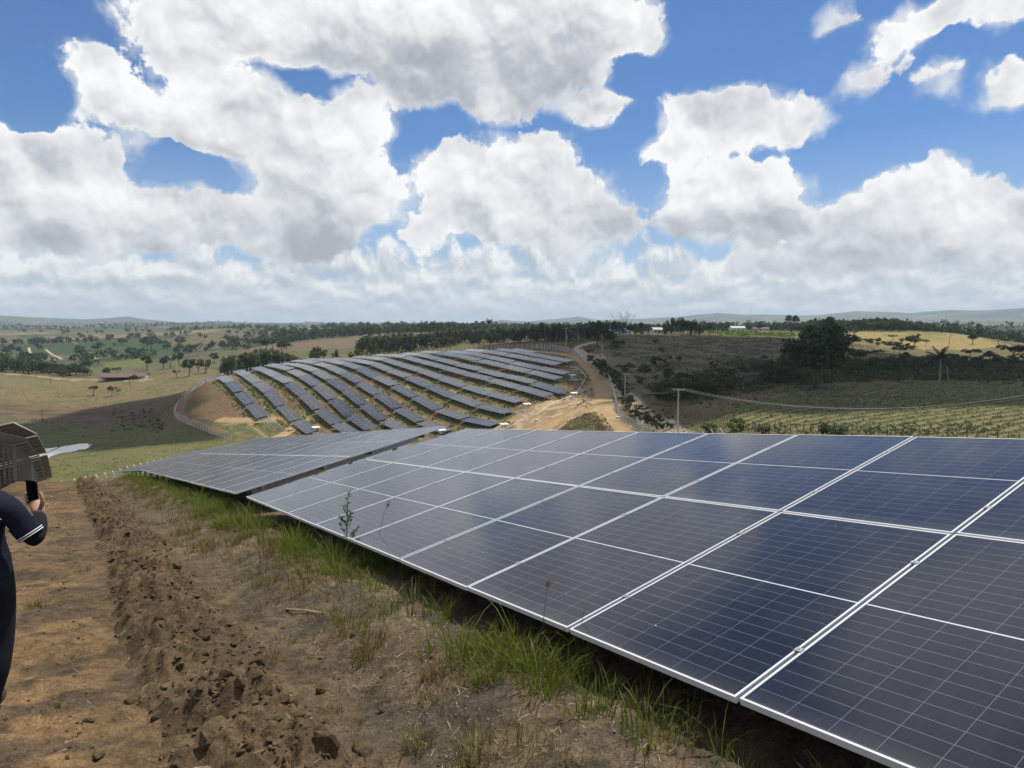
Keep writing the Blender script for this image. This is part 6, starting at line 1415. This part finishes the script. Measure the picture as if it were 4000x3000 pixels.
    for fr in (.735,.785):
        c = sR.lerp(eR, fr) - base; x = ax.cross(Vector((0,1,0))).normalized(); y = ax.cross(x); R = .0715
        ring = [c + (x*math.cos(a)+y*math.sin(a))*R for a in np.linspace(0, 2*math.pi, 33)]
        mb = MB(); mb.tube(ring, .0032, 6, cap=False); mb.build('sleeve_stripe', [MT['white']], body, True)
    c0 = sR.lerp(eR, .45)-base; c1 = sR.lerp(eR, .81)-base; mb = MB(); mb.tube([c0, c0.lerp(c1,.5), c1], [.074,.073,.0705], 24, cap=False); mb.build('polo_sleeve', [MT['shirt']], body, True)
    # print on the back: only its last letter reaches into the picture
    cu = bpy.data.curves.new('back_print', 'FONT'); cu.body = 'r'; cu.size = .05; cu.extrude = .001; to = bpy.data.objects.new('tmp', cu); link(to); bpy.context.view_layer.update()
    me = bpy.data.meshes.new_from_object(to); bpy.data.objects.remove(to); me.materials.append(MT['white']); q = Vector(at(0,2040,3.84))-base; bp = obj('back_print', me, body, (q.x-.004, -.130, q.z), (math.pi/2,0,0))
    return body
PERSON = person()
def phone():
    c = Vector(at(126,1921,4.252)); e = empty('smartphone', c, (math.radians(9), math.radians(7), math.radians(-8)), 'black smartphone held upright in the person\'s right hand', 'phone')
    w, h, t, r = .076, .158, .0085, .011
    prof = []
    for sx, sz, a0 in ((1,1,0),(-1,1,90),(-1,-1,180),(1,-1,270)):
        for k in range(6): a = math.radians(a0+18*k); prof.append((sx*(w/2-r)+math.cos(a)*r, sz*(h/2-r)+math.sin(a)*r))
    n = len(prof); v = [(x,-t/2,z) for x, z in prof]+[(x,t/2,z) for x, z in prof]; f = [tuple(range(n)), tuple(range(2*n-1, n-1, -1))]+[(i,n+i,n+(i+1)%n,(i+1)%n) for i in range(n)]
    obj('case', mesh('case', v, f, [MT['black']]), e); s = .955; obj('screen', mesh('screen', [(x*s,-t/2-.0006,z*s*1.01) for x, z in prof], [tuple(range(n))], [MT['screen']]), e)
    MB().tube([(-.02,t/2,.055),(-.02,t/2+.002,.055)], .010, 12).build('camera_lens', [MT['black']], e)
MT['screen'] = simple('dark phone glass', (0.008,0.008,0.010), 0.08, 0, 0.05, 3)
phone()
# ------------------------------------------------------------------ clouds overhead whose shadows lie on the hills
def cloud(name, line, alt, label, seed, rad=(26,46)):
    r = np.random.RandomState(seed); pl = gpts(line); q = np.array(pl); zc = float(np.mean(gz(q[:,0], q[:,1]))); k = (alt-zc)/SUN_DIR.z
    q = q + np.array([SUN_DIR.x*k, SUN_DIR.y*k]); lo, hi = q.min(0), q.max(0); v0, f0 = ico(3); V, F = [], []; o = 0; step = rad[0]*.62; lst = [tuple(a) for a in q]
    for x in np.arange(lo[0], hi[0], step):
        for y in np.arange(lo[1], hi[1], step):
            X, Y = x+r.normal(0,step*.25), y+r.normal(0,step*.25); a, b = np.array([X]), np.array([Y])
            if not inpoly(a, b, lst)[0]: continue
            ed = seg_dist(a, b, lst+[lst[0]])[0][0]; R = min(r.uniform(*rad), max(9, ed*1.05+6)); w = v0*R*(1+.10*r.normal(size=(len(v0),1))); w[:,2] *= .62; w[:,2] = np.where(w[:,2] < 0, w[:,2]*.45, w[:,2])
            V.append(w+np.array([X, Y, alt+min(ed,90)*.25+r.uniform(0,10)])); F.append(f0+o); o += len(v0)
    ob = obj(name, fast_mesh(name, np.vstack(V), np.vstack(F), [MT['cloud']], True)); tag(ob, kind='stuff'); return ob
def cloud_mat():
    m, g, b = nmat('cloud'); b.inputs['Base Color'].default_value = (.9,.9,.9,1); b.inputs['Roughness'].default_value = 1; b.inputs['Specular IOR Level'].default_value = 0
    tr = g.n.new('ShaderNodeBsdfTranslucent'); tr.inputs[0].default_value = (.92,.92,.92,1); mx = g.n.new('ShaderNodeMixShader'); mx.inputs[0].default_value = .5
    g.l.new(b.outputs[0], mx.inputs[1]); g.l.new(tr.outputs[0], mx.inputs[2]); g.l.new(mx.outputs[0], g.n['Material Output'].inputs[0]); return m
MT['cloud'] = cloud_mat()
cloud('cloud', [(1900,1348),(2060,1390),(2180,1440),(2300,1440),(2620,1505),(2690,1585),(2820,1645),(3080,1636),(3300,1590),(3600,1572),(4000,1548),(4350,1530),(4350,1430),(4000,1408),(3800,1412),(3520,1388),(3250,1352),(3130,1328),(2900,1322),(2740,1312),(2500,1312),(2300,1318)], 700, '', 1)
cloud('cloud', [(250,1640),(420,1592),(620,1548),(690,1560),(690,1610),(720,1660),(830,1700),(700,1722),(500,1748),(330,1745),(150,1745),(100,1690)], 700, '', 2, (16,28))
# ------------------------------------------------------------------ haze
zlo = float(GZ.min()) - 1.5; zhi = max(float(GZ.max()), 20) + 40
hz = MB().box((0, 0, (zlo+zhi)/2), (29000, 29000, zhi-zlo)).build('haze', []); tag(hz, kind='stuff')
hm_ = bpy.data.materials.new('haze'); hm_.use_nodes = True; _n = hm_.node_tree.nodes; _n.clear(); _o = _n.new('ShaderNodeOutputMaterial'); _vv = _n.new('ShaderNodeVolumePrincipled')
_vv.inputs['Color'].default_value = (0.70,0.86,1.0,1); _vv.inputs['Density'].default_value = 0.00009; _vv.inputs['Anisotropy'].default_value = 0.15
hm_.node_tree.links.new(_vv.outputs[0], _o.inputs['Volume']); hz.data.materials.append(hm_)
